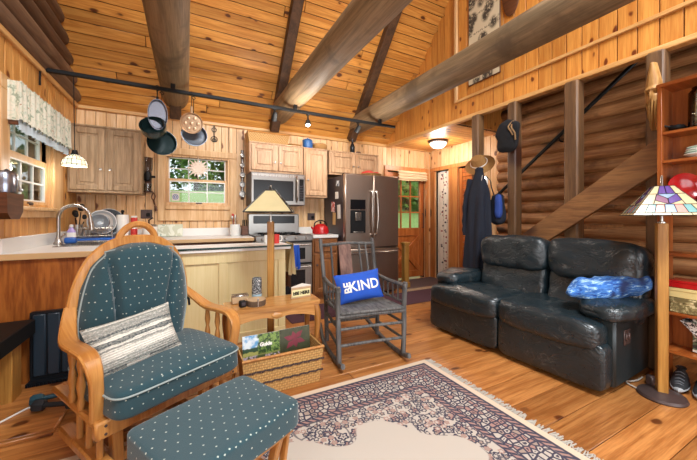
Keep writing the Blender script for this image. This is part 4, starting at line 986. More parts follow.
# towels
def drape(name, mat, label, x, y, z0, z1, w, d, seed, cat='towel', nrm=(1, 0), flare=.25):
    mb = MB()
    def g(off):
        def f(u, v):
            ww = w*(1+flare*(v-.3)); q = (u-.5)*ww; fold = .014*math.sin(u*13+seed)*v+.008*math.sin(u*27+seed*2)*v
            z = z1+(z0-z1)*v*(1-.10*abs(math.sin(u*5+seed)))
            return (q*nrm[1]+nrm[0]*(off+fold), q*nrm[0]+nrm[1]*(off+fold)*-1, z-z1) if False else (q*abs(nrm[1])+nrm[0]*(off+fold), q*abs(nrm[0])+nrm[1]*(off+fold), z-z1)
        return f
    mb.grid(16, 12, g(0)); mb.grid(16, 12, g(-.012)); mb.grid(16, 1, lambda u, v: (lambda a, b: tuple(a[i]+(b[i]-a[i])*v for i in range(3)))(g(0)(u, 0), g(-.012)(u, 0)))
    return solo(name, mb, mat, label, cat, (x, y, z1))
drape('dish_towel', M['creamf'], 'cream towel draped over the right end of the island', .93, 3.08, .56, .893, .24, .1, 1.0)
drape('dish_towel', M['bluef'], 'blue towel hanging from the oven handle beside the mustard mitt', 1.235, 3.862, .47, .79, .12, .1, 2.2, nrm=(0, -1))
drape('oven_mitt', M['mustard'], 'mustard oven mitt hanging at the oven handle left of the blue towel', 1.12, 3.858, .52, .79, .09, .1, 4.1, cat='oven mitt', nrm=(0, -1))
drape('apron', M['brownf'], 'brown apron hanging behind the cream towel at the island end', .965, 3.25, .40, .88, .16, .1, 3.3, cat='apron')
t = thing('mug', 'red and white mug on the right end of the island', 'mug', (.80, 3.14, .887)); mb = MB(); mb.lathe([(0, 0), (.034, 0), (.036, .05), (.036, .09), (.032, .09), (.031, .008), (0, .008)], seg=18); part('body', mb, M['redc'], t); mb = MB(); mb.tube(spline([(.035, 0, .075), (.06, 0, .07), (.06, 0, .03), (.035, 0, .02)], 4), .005, 6); part('handle', mb, M['paper'], t)
jar('white_jar', 'white lidded jar on the island beside the red mug', .72, 3.17, .887, .03, .085, M['china'], M['china'])
# valance over the sink window
t = thing('valance', 'gathered printed valance on a wooden box over the sink window', 'valance', (L, 0, 1.83)); mb = MB()
mb.box(.030, 2.995, .24, .075, 4.08, .262, .004); mb.box(.030, 2.99, -.03, .078, 3.01, .262, .004); mb.box(.030, 4.06, .0, .075, 4.08, .262, .004); part('pelmet', mb, M['dwood'], t)
mb = MB(); mb.grid(120, 10, lambda u, v: (.088+.010*math.sin(u*2*PI*15)*(.4+v*.8)+.005*math.sin(u*29), 2.985+1.10*u, .275-.275*v+.010*math.sin(u*2*PI*15+1)*(1 if v > .95 else 0)+(.010*abs(math.sin(u*2*PI*15)) if v < .05 else 0)))
mb.grid(6, 10, lambda u, v: (.028+.06*u, 2.985+.003*math.sin(u*12), .275-.275*v)); part('cloth', mb, M['valance'], t)
mb = MB(); mb.grid(90, 4, lambda u, v: (.075+.009*math.sin(u*2*PI*17), 3.02+1.03*u, .02-.075*v-.012*abs(math.sin(u*2*PI*6))*v)); part('lining_frill', mb, plain('pale_blue_lining', 'c2cfd6', .8, var=.05), t)
# hand grinder mounted by the sink window
t = thing('hand_grinder', 'old hand-cranked grinder with a curved wooden box at the sink window', 'grinder', (-1.06, 2.84, 1.14))
mb = MB(); mb.prism([(-.10, .04), (-.06, 0), (.06, 0), (.11, .05), (.12, .17), (-.11, .17)], -.05, .05, Matrix(((0, 0, 1, 0), (1, 0, 0, 0), (0, 1, 0, 0), (0, 0, 0, 1)))); part('wooden_box', mb, M['dwood'], t)
mb = MB(); mb.lathe([(.0, 0), (.06, 0), (.065, .04), (.06, .12), (.045, .14), (0, .145)], (0, 0, .175), 18); mb.tube([(.03, .08, .23), (.03, .10, .20), (.03, .14, .20)], .012, 8); part('mill', mb, M['silver'], t)
mb = MB(); mb.tube(spline([(0, .02, .32), (0, .07, .31), (0, .10, .26), (0, .085, .19)], 4), .013, 8); part('crank', mb, M['blackm'], t)
mb = MB(); mb.box(-.067, -.03, .06, -.04, .03, .12, .004); part('wall_mount', mb, M['dwood'], t)
# track light bar, lamp heads, pendant
t = thing('light_track', 'long black track bar crossing the kitchen under the log beams', 'track light', (0, 3.66, 2.452)); mb = MB(); mb.box(L+.015, -.018, -.018, 2.66, .018, .018, .004); part('rail', mb, M['black'], t)
mb = MB(); mb.tube(spline([(L+.04, 0, 0), (L+.02, -.02, .02), (L+.015, -.08, .0), (L+.015, -.10, -.10), (L+.012, -.09, -.17)], 5), .008, 6); part('power_cord', mb, M['black'], t)
for bx in (-.13, 1.17, 2.40): mb = MB(); mb.box(bx-.02, -.02, .017, bx+.02, .02, .073, .003); part('mounting_block', mb, M['black'], t)
HD = thing('track_head', 'black track lamp head under the middle log beam', 'lamp', (.92, 3.66, 2.433), group='track lamp heads'); mb = MB(); mb.cyl((0, 0, 0), (0, 0, -.05), .009); mb.box(-.02, -.02, -.012, .02, .02, 0, .003); part('stem', mb, M['black'], HD)
mb = MB(); A = TR(0, 0, -.085) @ RX(.55) ; mb.lathe([(.0, .05), (.022, .05), (.03, .02), (.034, -.055), (.028, -.055), (.026, -.03), (0, -.03)], (0, 0, 0), 16, A); part('can', mb, M['black'], HD)
dup(HD, (2.05, 3.66, 2.433), .6, 'black track lamp head near the right end of the track')
LT = thing('track_head', 'lit track lamp head between the middle and right log beams', 'lamp', (1.335, 3.66, 2.433), group='track lamp heads'); mb = MB(); mb.cyl((0, 0, 0), (0, 0, -.07), .009); mb.box(-.02, -.02, -.012, .02, .02, 0, .003); part('stem', mb, M['black'], LT)
mb = MB(); mb.lathe([(0, .03), (.02, .03), (.034, .0), (.04, -.03), (.036, -.03), (.0, -.005)], (0, 0, -.10), 16); part('can', mb, M['black'], LT); mb = MB(); mb.cushion((0, 0, -.125), (.055, .055, .05), 2, 6); part('bulb', mb, M['bulb'], LT, 'glowing white bulb')
t = thing('pendant_lamp', 'small leaded-glass pendant lamp hanging over the sink', 'lamp', (-.92, 3.70, 1.64)); mb = MB(); mb.cyl((0, 0, .13), (0, -.035, .795), .0035, seg=6); part('cord', mb, M['black'], t)
mb = MB(); mb.lathe([(0, .135), (.02, .13), (.025, .10), (.035, .085), (0, .085)], seg=14); part('cap', mb, M['blackm'], t)
mb = MB(); n = 16; prof = [(.025, .09), (.055, .072), (.083, .038), (.095, -.004), (.092, -.018)]
for j in range(n):
    for i in range(len(prof)-1):
        mb.m = 0 if (i*3+j*5) % 7 < 5 else (1 if (i+j) % 2 else 2); mb.lathe([prof[i], prof[i+1]], (0, 0, 0), 2, a0=2*PI*j/n, arc=2*PI/n)
part('shade', mb, [plain('opal_glass', 'e8dfc4', .25, var=.1, emis='fff0cc', est=1.0), plain('green_glass', 'b9c4a4', .25, emis='e2ead0', est=.7), plain('amber_glass', 'd6c3a0', .25, emis='f8e6c0', est=.8)], t)
mb = MB()
for j in range(n): mb.tube([(r*1.01*math.cos(2*PI*j/n), r*1.01*math.sin(2*PI*j/n), z) for r, z in prof], .0022, 4)
for r, z in prof[1:]: mb.tube([(r*1.01*math.cos(k*PI/12), r*1.01*math.sin(k*PI/12), z) for k in range(24)], .0022, 4, closed=True)
part('leading', mb, M['lead'], t); mb = MB(); mb.cushion((0, 0, .02), (.05, .05, .07), 2, 6); part('bulb', mb, M['bulb'], t, 'glowing bulb')
# hanging pans
def pan(name, label, x, dy, ztop, hook, r, depth, mat, tilt, rzz, handle=.12, dimples=False, hm='blackm', sx=1.0):
    """a pan hung by its handle from the track bar: local origin = hook point"""
    t = thing(name, label, 'pan', (x, 3.66+dy, ztop), rzz, group='pans hanging from the track bar')
    mb = MB(); mb.tube(spline([(0, -dy*.0, .0), (.018, 0, .018), (0, 0, .036), (-.018, 0, .018), (0, 0, -.01), (0, 0, -hook)], 4), .004, 6); part('hook', mb, M['blackm'], t)
    A = TR(0, 0, -hook) @ RX(tilt); mb = MB(); mb.bar((0, 0, .0), (0, 0, -handle-.02), .022, .012, .004, up=(0, 1, 0), M=A); part('handle', mb, M[hm], t)
    B = A @ TR(0, 0, -handle-r) @ RX(PI/2); mb = MB(); mb.lathe([(0, 0), (r*.82, 0), (r*.9, depth*.15), (r, depth), (r*.965, depth), (r*.86, depth*.2), (r*.78, .006), (0, .006)], seg=30, M=B, sx=sx); part('bowl', mb, M[mat], t)
    if dimples:
        mb = MB()
        for px, py in [(0, 0)]+[(r*.55*math.cos(k*PI/3), r*.55*math.sin(k*PI/3)) for k in range(6)]: mb.cushion((px, py, depth*.0), (r*.42, r*.42, depth*.9), 2, 6, M=B)
        part('dimple', mb, M['copper'], t)
    return t
pan('frying_pan', 'oval silver pan in front of the other hanging pans', -.262, -.07, 2.42, .075, .15, .03, 'silver', .06, .25, .03, sx=.58)
pan('saucepan', 'dark green pot hanging behind the silver pan', -.27, .0, 2.42, .31, .115, .10, 'greenpan', -.55, -.15, .03)
pan('skillet', 'large dark green skillet hanging lowest of the left bunch', -.235, .09, 2.42, .32, .135, .05, 'greenpan', -.15, .1, .06)
pan('pancake_pan', 'copper pancake pan with seven dimples hanging from the track', .04, -.05, 2.42, .115, .108, .025, 'copper', .05, -.12, .07, True, 'copper')
pan('skillet', 'grey skillet hanging behind the copper pancake pan', .06, .08, 2.42, .215, .125, .05, 'greypan', -.2, .1, .07)
# dome light in entry
t = thing('ceiling_light', 'frosted dome ceiling light over the entry', 'ceiling light', (3.70, 3.88, ZC)); mb = MB(); mb.lathe([(0, -.001), (.155, -.001), (.16, -.03), (.135, -.04), (0, -.04)], seg=32); part('base', mb, M['brown'], t)
mb = MB(); mb.lathe([(.135, -.035), (.125, -.07), (.085, -.105), (.03, -.12), (0, -.122)], seg=32); part('dome', mb, M['dome'], t)
# entry floor
mb = MB(); mb.box(1.0, 3.24, .001, 3.9, 3.80, .009, .003); solo('runner', mb, M['maroon'], 'long maroon runner along the front of the kitchen', 'rug')
t = thing('doormat', 'brown entry mat with a pebbly pale edge in front of the door', 'mat', (3.5, 4.14, .001)); mb = MB(); mb.box(-.45, -.22, 0, .62, .38, .012, .004); part('mat', mb, M['doormat'], t); mb = MB(); mb.box(-.48, -.33, 0, .65, -.22, .014, .005); part('edging', mb, M['matedge'], t)
t = thing('newel_post', 'short square wooden post beside the fridge', 'post', (3.16, 4.06, 0)); mb = MB(); mb.box(-.045, -.045, 0, .045, .045, .70, .006); part('shaft', mb, M['lampwood'], t); mb = MB(); mb.box(-.06, -.06, 0, .06, .06, .09, .006); part('foot_block', mb, M['lampwood'], t); mb = MB(); mb.box(-.058, -.058, .70, .058, .058, .745, .006); part('cap', mb, M['lampwood'], t)
# bench, dark panel, dumbbells, cord at the left
t = thing('low_bench', 'black-topped low bench with oak leg at the left wall', 'bench', (-1.005, 2.2, 0)); mb = MB(); mb.box(-.105, -.6, .37, .10, .62, .47, .006); part('top', mb, M['black'], t)
for yy in (-.5, .42): mb = MB(); mb.box(-.10, yy, 0, .06, yy+.12, .37, .005); part('leg', mb, M['lampwood'], t)
t = thing('wall_heater', 'blue-black ribbed metal panel against the oak cabinet end', 'heater', (-.70, 2.925, 0)); mb = MB(); mb.box(-.255, -.05, .03, .225, -.008, .50, .005); part('frame', mb, M['grille'], t)
mb = MB()
for k in range(6): mb.box(-.235+.075*k, -.062, .06, -.168+.075*k, -.048, .485, .006)
part('rib_panel', mb, M['navyp'], t); mb = MB(); mb.box(-.26, -.10, .0, .23, -.008, .035, .004)
for k in range(24): mb.box(-.255+.02*k, -.106, .006, -.246+.02*k, -.098, .03)
part('floor_grille', mb, M['grille'], t)
mb = MB(); mb.r = .7; mb.box(L+.01, 2.20, .001, -.63, 2.80, .022, .004); mb.r = .25; mb.box(L+.01, 2.17, .001, -.63, 2.199, .022, .003); struct('trim_7', mb, M['floor'])
def dumbbell(label, x, y, z, rz, m):
    t = thing('dumbbell', label, 'dumbbell', (x, y, z), rz, 'dumbbells by the glider'); mb = MB(); mb.cyl((-.07, 0, .035), (.07, 0, .035), .014, seg=10); part('grip', mb, M[m], t)
    for s in (-1, 1): mb = MB(); mb.lathe([(0, -.03), (.024, -.03), (.034, -.018), (.034, .018), (.024, .03), (0, .03)], (0, 0, 0), 6, TR(s*.09, 0, .035) @ RY(PI/2)); part('weight', mb, M[m], t)
dumbbell('teal dumbbell on the floor left of the glider chair', -.71, 2.52, .0225, .1, 'tealr'); dumbbell('black dumbbell on the floor in front of the teal one', -.68, 2.40, .0225, -.35, 'rubber')
mb = MB(); mb.tube(spline([(-1.0, 2.26, .029), (-.9, 2.40, .028), (-.82, 2.50, .028), (-.76, 2.47, .028)], 6), .0055, 6); solo('cable', mb, M['plaster'], 'white cord on the floor by the dumbbells', 'cord')
# ------------------------------------------------------------------ living room
# rug
t = thing('area_rug', 'cream floral wool rug with navy border and fringe on the floor', 'rug', (0, 0, 0)); mb = MB(); mb.box(RUG[0], RUG[2], .001, RUG[1], RUG[3], .011, .003); part('pile', mb, M['rug'], t)
mb = MB(); R3 = random.Random(4)
for k in range(260):
    y = RUG[2]+(RUG[3]-RUG[2])*(k+.5)/260; a = R3.uniform(-.025, .025); l = R3.uniform(.035, .065)
    for x0, s in ((RUG[1], 1),): mb.bar((x0-.002, y, .006), (x0+s*l, y+a, .003), .005, .004)
o = part('fringe', mb, M['straps'], t, smooth=False); o['kind'] = 'stuff'

# sofa
t = thing('sofa', 'black leather two-seat reclining sofa against the stair posts', 'sofa', (2.405, 1.04, 0), math.radians(2.6))
mb = MB(); mb.box(.05, -.05, .03, .61, 1.45, .32, .02); part('base', mb, M['leatherp'], t)
for a, b in ((-.055, .682), (.689, 1.455)):
    mb = MB(); mb.cushion((-.025, (a+b)/2, .185), (.13, b-a, .31), 9, 12, amp=.008, fr=4, seed=a*5); part('footrest_panel', mb, M['leather'], t)
for k, (a, b) in enumerate(((-.02, .682), (.689, 1.44))):
    mb = MB(); m = .15 if k == 0 else .0; e = 0 if k == 0 else .15
    mb.cushion((.20, (a+m+b-e)/2, .385), (.60, b-a-.13, .19), 8, 14, amp=.010, fr=5, seed=k+1)
    mb.cushion((-.005, (a+b)/2, .375), (.24, b-a+.008, .20), 5, 14, amp=.010, fr=6, seed=k+5); part('seat_cushion', mb, M['leather'], t)
for k, (a, b) in enumerate(((-.10, .535), (.54, 1.20))):
    mb = MB(); A = TR(.50, (a+b)/2, .55) @ RY(-.22); A = TR(.465, (a+b)/2, .55) @ RY(.26); mb.cushion((0, 0, 0), (.20, b-a-.02, .36), 6, 14, A, amp=.022, fr=5, seed=k+9); part('lumbar_cushion', mb, M['leather'], t)
    mb = MB(); A = TR(.485, (a+b)/2, .805) @ RY(.16); mb.cushion((0, 0, 0), (.27, b-a+.012, .33), 4.5, 16, A, amp=.022, fr=4.5, seed=k+15); part('back_pillow', mb, M['leather'], t)
mb = MB(); mb.add([(x, y, z) for y in (-.045, 1.19) for (x, z) in ((.40, .05), (.615, .05), (.625, .86), (.55, .88))], [(0, 1, 2, 3), (4, 5, 6, 7), (0, 1, 5, 4), (1, 2, 6, 5), (2, 3, 7, 6), (3, 0, 4, 7)]); part('back_frame', mb, M['leatherp'], t)
for k, y in enumerate((.02, 1.39)):
    mb = MB(); mb.box(.04, y-.085, .04, .60, y+.085, .49, .015); ar = part('arm', mb, M['leatherp'], t)
    mb = MB(); mb.cushion((.31, y+(-.0 if k == 0 else -.03), .518), (.64, .32, .145), 3.2, 14, amp=.018, fr=6, seed=k+21); part('arm_pad', mb, M['leather'], ar)
    if k == 0:
        mb = MB(); mb.box(.16, y-.092, .30, .26, y-.084, .40, .004); mb.box(.175, y-.10, .33, .20, y-.09, .375, .004); mb.box(.215, y-.10, .33, .24, y-.09, .375, .004); part('recline_handle', mb, M['brown'], ar, 'brown recline lever plate')
mb = MB(); mb.cushion((0, 0, 0), (.62, .21, .16), 2.5, 18, amp=.035, fr=7, seed=3); solo('knitted_throw', mb, M['throw'], 'blue marled knitted throw bunched on the sofa beside the near arm', 'throw', (2.70, 1.12, .65), rot=(0, -.12, -.46))

# rocking chair of grey sticks (local: forward = -y, origin under front edge centre)
t = thing('rocking_chair', 'weathered grey stick rocking chair on the bare floor', 'rocking chair', (1.30, 2.09, 0), math.radians(-8.5))
for s in (-1, 1):
    x = s*.275
    mb = MB(); pts = spline([(x, -.10, .055), (x, .0, .03), (x, .22, .012), (x, .48, .03), (x*.9, .72, .10)], 6); mb.tube(pts, [.017]*len(pts), 8, flat=1.3); part('rocker', mb, M['greystick'], t)
    mb = MB(); mb.r = RN.random(); pts = spline([(x, .0, .035), (x*1.02, -.005, .22), (x*1.03, .0, .42), (x*1.05, -.01, .62)], 4); mb.tube(pts, [.021+.0025*noise.noise(p*9) for p in pts], 10); part('front_post', mb, M['greystick'], t)
    mb = MB(); mb.r = RN.random(); pts = spline([(x*.9, .46, .035), (x*.92, .46, .25), (x*.93, .47, .42), (x*.95, .55, .68), (x*.97, .63, .94)], 4); mb.tube(pts, [.019+.0025*noise.noise(p*9) for p in pts], 10); part('back_post', mb, M['greystick'], t)
    mb = MB(); pts = [(x*1.03, -.03, .595), (x*1.0, .27, .585), (x*.95, .54, .60)]; mb.tube(pts, .017, 8); part('arm', mb, M['greystick'], t)
    mb = MB(); mb.tube([(x*1.02, 0, .455), (x*.93, .48, .455)], .010, 6); part('arm_rail', mb, M['greystick'], t)
    for k in range(4): mb = MB(); y = .08+.095*k; mb.tube([(x*.99, y, .45), (x*.99, y+.005, .59)], .008, 6); part('arm_spindle', mb, M['greystick'], t)
    for z in (.16, .29): mb = MB(); mb.tube([(x, .0, z), (x*.91, .46, z)], .012, 7); part('side_rung', mb, M['greystick'], t)
for z in (.165, .29): mb = MB(); mb.tube([(-.275, 0, z), (0, 0, z+.005), (.275, 0, z)], .012, 7); part('front_rung', mb, M['greystick'], t)
mb = MB(); mb.tube([(-.25, .46, .2), (.25, .46, .2)], .012, 7); part('back_rung', mb, M['greystick'], t)
mb = MB()
for k in range(5): mb.r = RN.random(); mb.box(-.272, -.03+.10*k, .405-.006*k, .272, .065+.10*k, .428-.006*k, .008)
part('seat', mb, M['greystick'], t); mb = MB(); mb.tube([(-.28, -.005, .39), (0, -.008, .395), (.28, -.005, .39)], .018, 8); part('seat_rail', mb, M['greystick'], t)
mb = MB(); mb.tube([(-.26, .605, .885), (0, .61, .90), (.26, .605, .89)], .015, 8); part('top_rail', mb, M['greystick'], t); mb = MB(); mb.tube([(-.255, .475, .47), (.255, .475, .47)], .013, 8); part('lower_back_rail', mb, M['greystick'], t)
mb = MB(); mb.bar((-.035, .475, .46), (-.035, .615, .915), .125, .016, .005, up=(0, -1, .3)); part('centre_slat', mb, M['slat'], t, 'wide reddish brown back slat')
for x in (-.175, .12, .19): mb = MB(); mb.tube([(x, .475, .47), (x*.97, .607, .89)], .010, 7); part('back_spindle', mb, M['greystick'], t)
# BE KIND pillow
PWd, PHt, PTh = .42, .25, .12
PA = TR(-.045, .20, .56)
def ptxt(body, size, rot, cx, cz):
    cu = bpy.data.curves.new('t', 'FONT'); cu.body = body; cu.size = size; cu.align_x = 'CENTER'; cu.align_y = 'CENTER'; cu.offset = .0022; cu.resolution_u = 3; cu.space_character = 1.0
    ob = bpy.data.objects.new('t', cu); C.objects.link(ob); dg = bpy.context.evaluated_depsgraph_get(); me = bpy.data.meshes.new_from_object(ob.evaluated_get(dg)); bpy.data.objects.remove(ob)
    vs = []; c, s = math.cos(rot), math.sin(rot)
    for v in me.vertices: vs.append((cx+v.co.x*c-v.co.y*s, cz+v.co.x*s+v.co.y*c))
    return vs, [tuple(p.vertices) for p in me.polygons]
def subdiv_text(vs, fs, k=2):
    import bmesh
    bm = bmesh.new(); bv = [bm.verts.new((a, 0, b)) for a, b in vs]
    for f in fs:
        try: bm.faces.new([bv[i] for i in f])
        except ValueError: pass
    bmesh.ops.triangulate(bm, faces=bm.faces); 
    for _ in range(k): bmesh.ops.subdivide_edges(bm, edges=[e for e in bm.edges if e.calc_length() > .012], cuts=1)
    bmesh.ops.triangulate(bm, faces=bm.faces)
    bm.verts.index_update(); o = ([(v.co.x, v.co.z) for v in bm.verts], [tuple(v.index for v in f.verts) for f in bm.faces]); bm.free(); return o
pt = thing('throw_pillow', 'blue pillow reading BE KIND on the rocking chair seat', 'pillow', (1.30, 2.09, 0), math.radians(-8.5)); PA = TR(-.02, .245, .555) @ RY(-.10) @ RX(-.30)
mb = MB(); mb.pillow(PWd, PHt, PTh, PA, 16); part('cover', mb, M['bluef'], pt)
mb = MB()
for body, size, rot, cx, cz in (('BE', .085, PI/2, -.115, .0), ('KIND', .115, 0, .03, .0)):
    vs, fs = subdiv_text(*ptxt(body, size, rot, cx, cz))
    P = []
    for x, z in vs:
        u, v = x/(PWd/2), z/(PHt/2); k = (max(0, 1-abs(u)**2.4)*max(0, 1-abs(v)**2.4))**.5; P.append((x, -PTh/2*k-.0035, z))
    mb.add(P, fs, PA)
part('lettering', mb, M['paper'], pt, 'white BE KIND lettering', smooth=False)

# side table with cabriole legs
t = thing('side_table', 'honey wood side table with curved legs in front of the island', 'table', (.57, 2.335, 0)); mb = MB(); hw, hd = .335, .135
def wav(x): return .012*math.cos(x/hw*PI*1.0)
poly = []
N = 24
for k in range(N+1): x = -hw+2*hw*k/N; poly.append((x, -hd-wav(x)*.8))
for k in range(1, 8): y = -hd+2*hd*k/8; poly.append((hw+.008*math.sin(k/8*PI), y))
for k in range(N+1): x = hw-2*hw*k/N; poly.append((x, hd+wav(x)*.4))
for k in range(1, 8): y = hd-2*hd*k/8; poly.append((-hw-.008*math.sin(k/8*PI), y))
mb.prism(poly, .50, .52); mb.prism([(x*.985, y*.97) for x, y in poly], .488, .50); part('tabletop', mb, M['honeyt'], t, smooth=False)
mb = MB()
for s, yy in ((-1, -.118), (1, .115)):
    top = [(x/20*.58-.29, .488) for x in range(21)]; bot = [(x, .488-.045-.035*(abs(x)/.29)**3-.02*math.exp(-(x/.05)**2)) for x, z in reversed(top)]
    mb.prism(top+bot, -.011, .011, TR(0, yy, 0) @ RX(PI/2))
for sx in (-.305, .305): mb.box(sx-.01, -.10, .43, sx+.01, .10, .488)
part('apron', mb, M['honeyt'], t, smooth=False)
mb = MB(); mb.cushion((0, -.133, .452), (.08, .014, .04), 2, 6); part('carved_shell', mb, M['honeyt'], t)
for sx in (-1, 1):
    for sy in (-1, 1):
        x, y = sx*.30, sy*.105; mb = MB(); mb.r = RN.random()
        pts = spline([(x, y, .485), (x+sx*.018, y+sy*.010, .40), (x+sx*.012, y+sy*.006, .25), (x-sx*.012, y-sy*.006, .10), (x, y, .03), (x+sx*.012, y+sy*.008, .004)], 5); n = len(pts)
        mb.tube(pts, [.030-.019*sm(0, .72, i/(n-1))+.008*sm(.8, 1, i/(n-1)) for i in range(n)], 10); part('leg', mb, M['honeyl'], t)
mb = MB(); mb.tube([(.07, -.05, .49), (.07, -.06, .45), (.08, -.06, .42)], [.006, .01, .006], 6); mb.cushion((.08, -.06, .425), (.03, .03, .03), 2, 5); solo('small_hook', mb, M['blackm'], 'small dark hook hanging under the side table top', 'hook', (.57+.12, 2.335-.02, -.001))
# things on the table
z = .5215
t = thing('speckled_vase', 'tall speckled grey and white vase at the back of the side table', 'vase', (.47, 2.415, z)); mb = MB(); mb.lathe([(0, 0), (.028, 0), (.034, .01), (.037, .05), (.036, .15), (.033, .17), (.029, .17), (.031, .15), (.03, .01), (0, .01)], seg=20); part('body', mb, M['speck'], t)
mb = MB(); mb.lathe([(.0345, .008), (.0378, .05)], seg=20); part('blue_band', mb, plain('pale_blue_glaze', '9cc0cf', .4), t)
t = thing('trinket_box', 'small carved wooden box with grey lid on the side table', 'box', (.345, 2.40, z), -.05); mb = MB(); mb.box(-.058, -.035, 0, .058, .035, .05, .005); part('body', mb, M['birch'], t); mb = MB(); mb.box(-.06, -.037, .05, .06, .037, .062, .005); mb.cushion((0, 0, .063), (.085, .05, .008), 2, 6); part('lid', mb, M['steel'], t)
t = thing('black_box', 'tiny black box at the front of the side table', 'box', (.345, 2.275, z), .25); mb = MB(); mb.box(-.022, -.02, 0, .022, .02, .045, .006); part('body', mb, M['black'], t); mb = MB(); mb.box(-.014, -.0215, .012, .014, -.0195, .036, .002); part('face', mb, M['darkgrey'], t)
t = thing('wood_slice', 'round slice of pale wood with bark edge on the side table', 'coaster', (.44, 2.285, z)); mb = MB(); mb.lathe([(.066, .002), (.068, .03), (.064, .042), (.066, .002)], seg=24); part('bark', mb, M['bark'], t); mb = MB(); mb.lathe([(0, 0), (.065, 0), (.065, .044), (0, .045)], seg=24); part('slice', mb, M['birch'], t)
mb = MB(); mb.cyl((.0, -.07, .004), (.0, -.07, .05), .004, seg=6); mb.cushion((0, -.07, .055), (.014, .008, .02), 2, 5); part('peg', mb, M['steel'], t)
t = thing('wedge_sign', 'wedge-shaped block sign with worn dark lettering on the side table', 'sign', (.79, 2.36, z), .14); mb = MB(); Q = Matrix(((1, 0, 0, 0), (0, 1, 0, 0), (0, 0, 1, 0), (0, 0, 0, 1)))
mb.prism([(-.085, -.03), (.085, -.03), (.05, .055)], 0, .085); part('block', mb, M['birch'], t, smooth=False); mb = MB(); mb.prism([(-.0855, -.0315), (.0855, -.0315), (.05, .056)], .0835, .092); part('top_board', mb, plain('white_driftwood', 'd9d5cc', .7, var=.1), t, smooth=False)
mb = MB(); mb.box(-.078, -.033, .01, .078, -.0295, .065, .002); part('face_board', mb, plain('pale_yellow_paint', 'ded9a6', .7, var=.12), t)
mb = MB(); vs, fs = ptxt('I:BE HERE', .034, 0, .0, .037); mb.add([(x, -.0336, zz) for x, zz in vs], fs); part('lettering', mb, M['black'], t, smooth=False)
# basket with magazines
BX = basketbox('woven_basket', 'large woven splint basket of magazines under the side table', .575, 2.135, .001, .50, .215, .25, flare=.022)
for z0 in (.085, .165):
    mb = MB(); f = .022*z0/.25
    for k in range(18):
        x = -.25-f+(.50+2*f)*k/17; mb.bar((x-.0145, -.1085-f, z0-.004+.006*(k % 2)), (x+.0145, -.1085-f, z0+.004-.006*(k % 2)), .006, .012)
    part('dark_band', mb, M['brown'], BX, 'dark woven band', smooth=False)
def mag(label, x, y, w, h, mat, rz, extra=None):
    t = thing('magazine', label, 'magazine', (x, y, .03), group='magazines in the basket', rot=(-.12, 0, rz)); mb = MB(); mb.box(-w/2, -.006, 0, w/2, .006, h, .001); part('pages', mb, M['paper'], t)
    mb = MB(); mb.box(-w/2-.001, -.0075, 0, w/2+.001, -.0055, h+.001); part('cover', mb, mat, t); return t
t = mag('magazine with a landscape cover reading Guide in the basket', .455, 2.15, .25, .315, M['mag0'], .0)
mb = MB(); vs, fs = ptxt('Guide', .034, 0, .03, .245); mb.add([(x, -.0082, zz) for x, zz in vs], fs); part('lettering', mb, M['paper'], t, smooth=False)
t = mag('magazine with a dark cover and a maroon flower in the basket', .70, 2.165, .225, .315, M['mag1'], .03); mb = MB()
for k in range(6):
    an = PI/2+k*PI/3+.2; d = V(math.cos(an), 0, math.sin(an)); n_ = V(-math.sin(an), 0, math.cos(an)); c = V(-.005, -.0082, .235)
    L_ = .085 if k not in (0, 3) else .06
    mb.add([c, c+d*L_*.5+n_*.02, c+d*L_, c+d*L_*.5-n_*.02], [(0, 1, 2, 3)])
part('flower', mb, M['petal'], t, smooth=False)

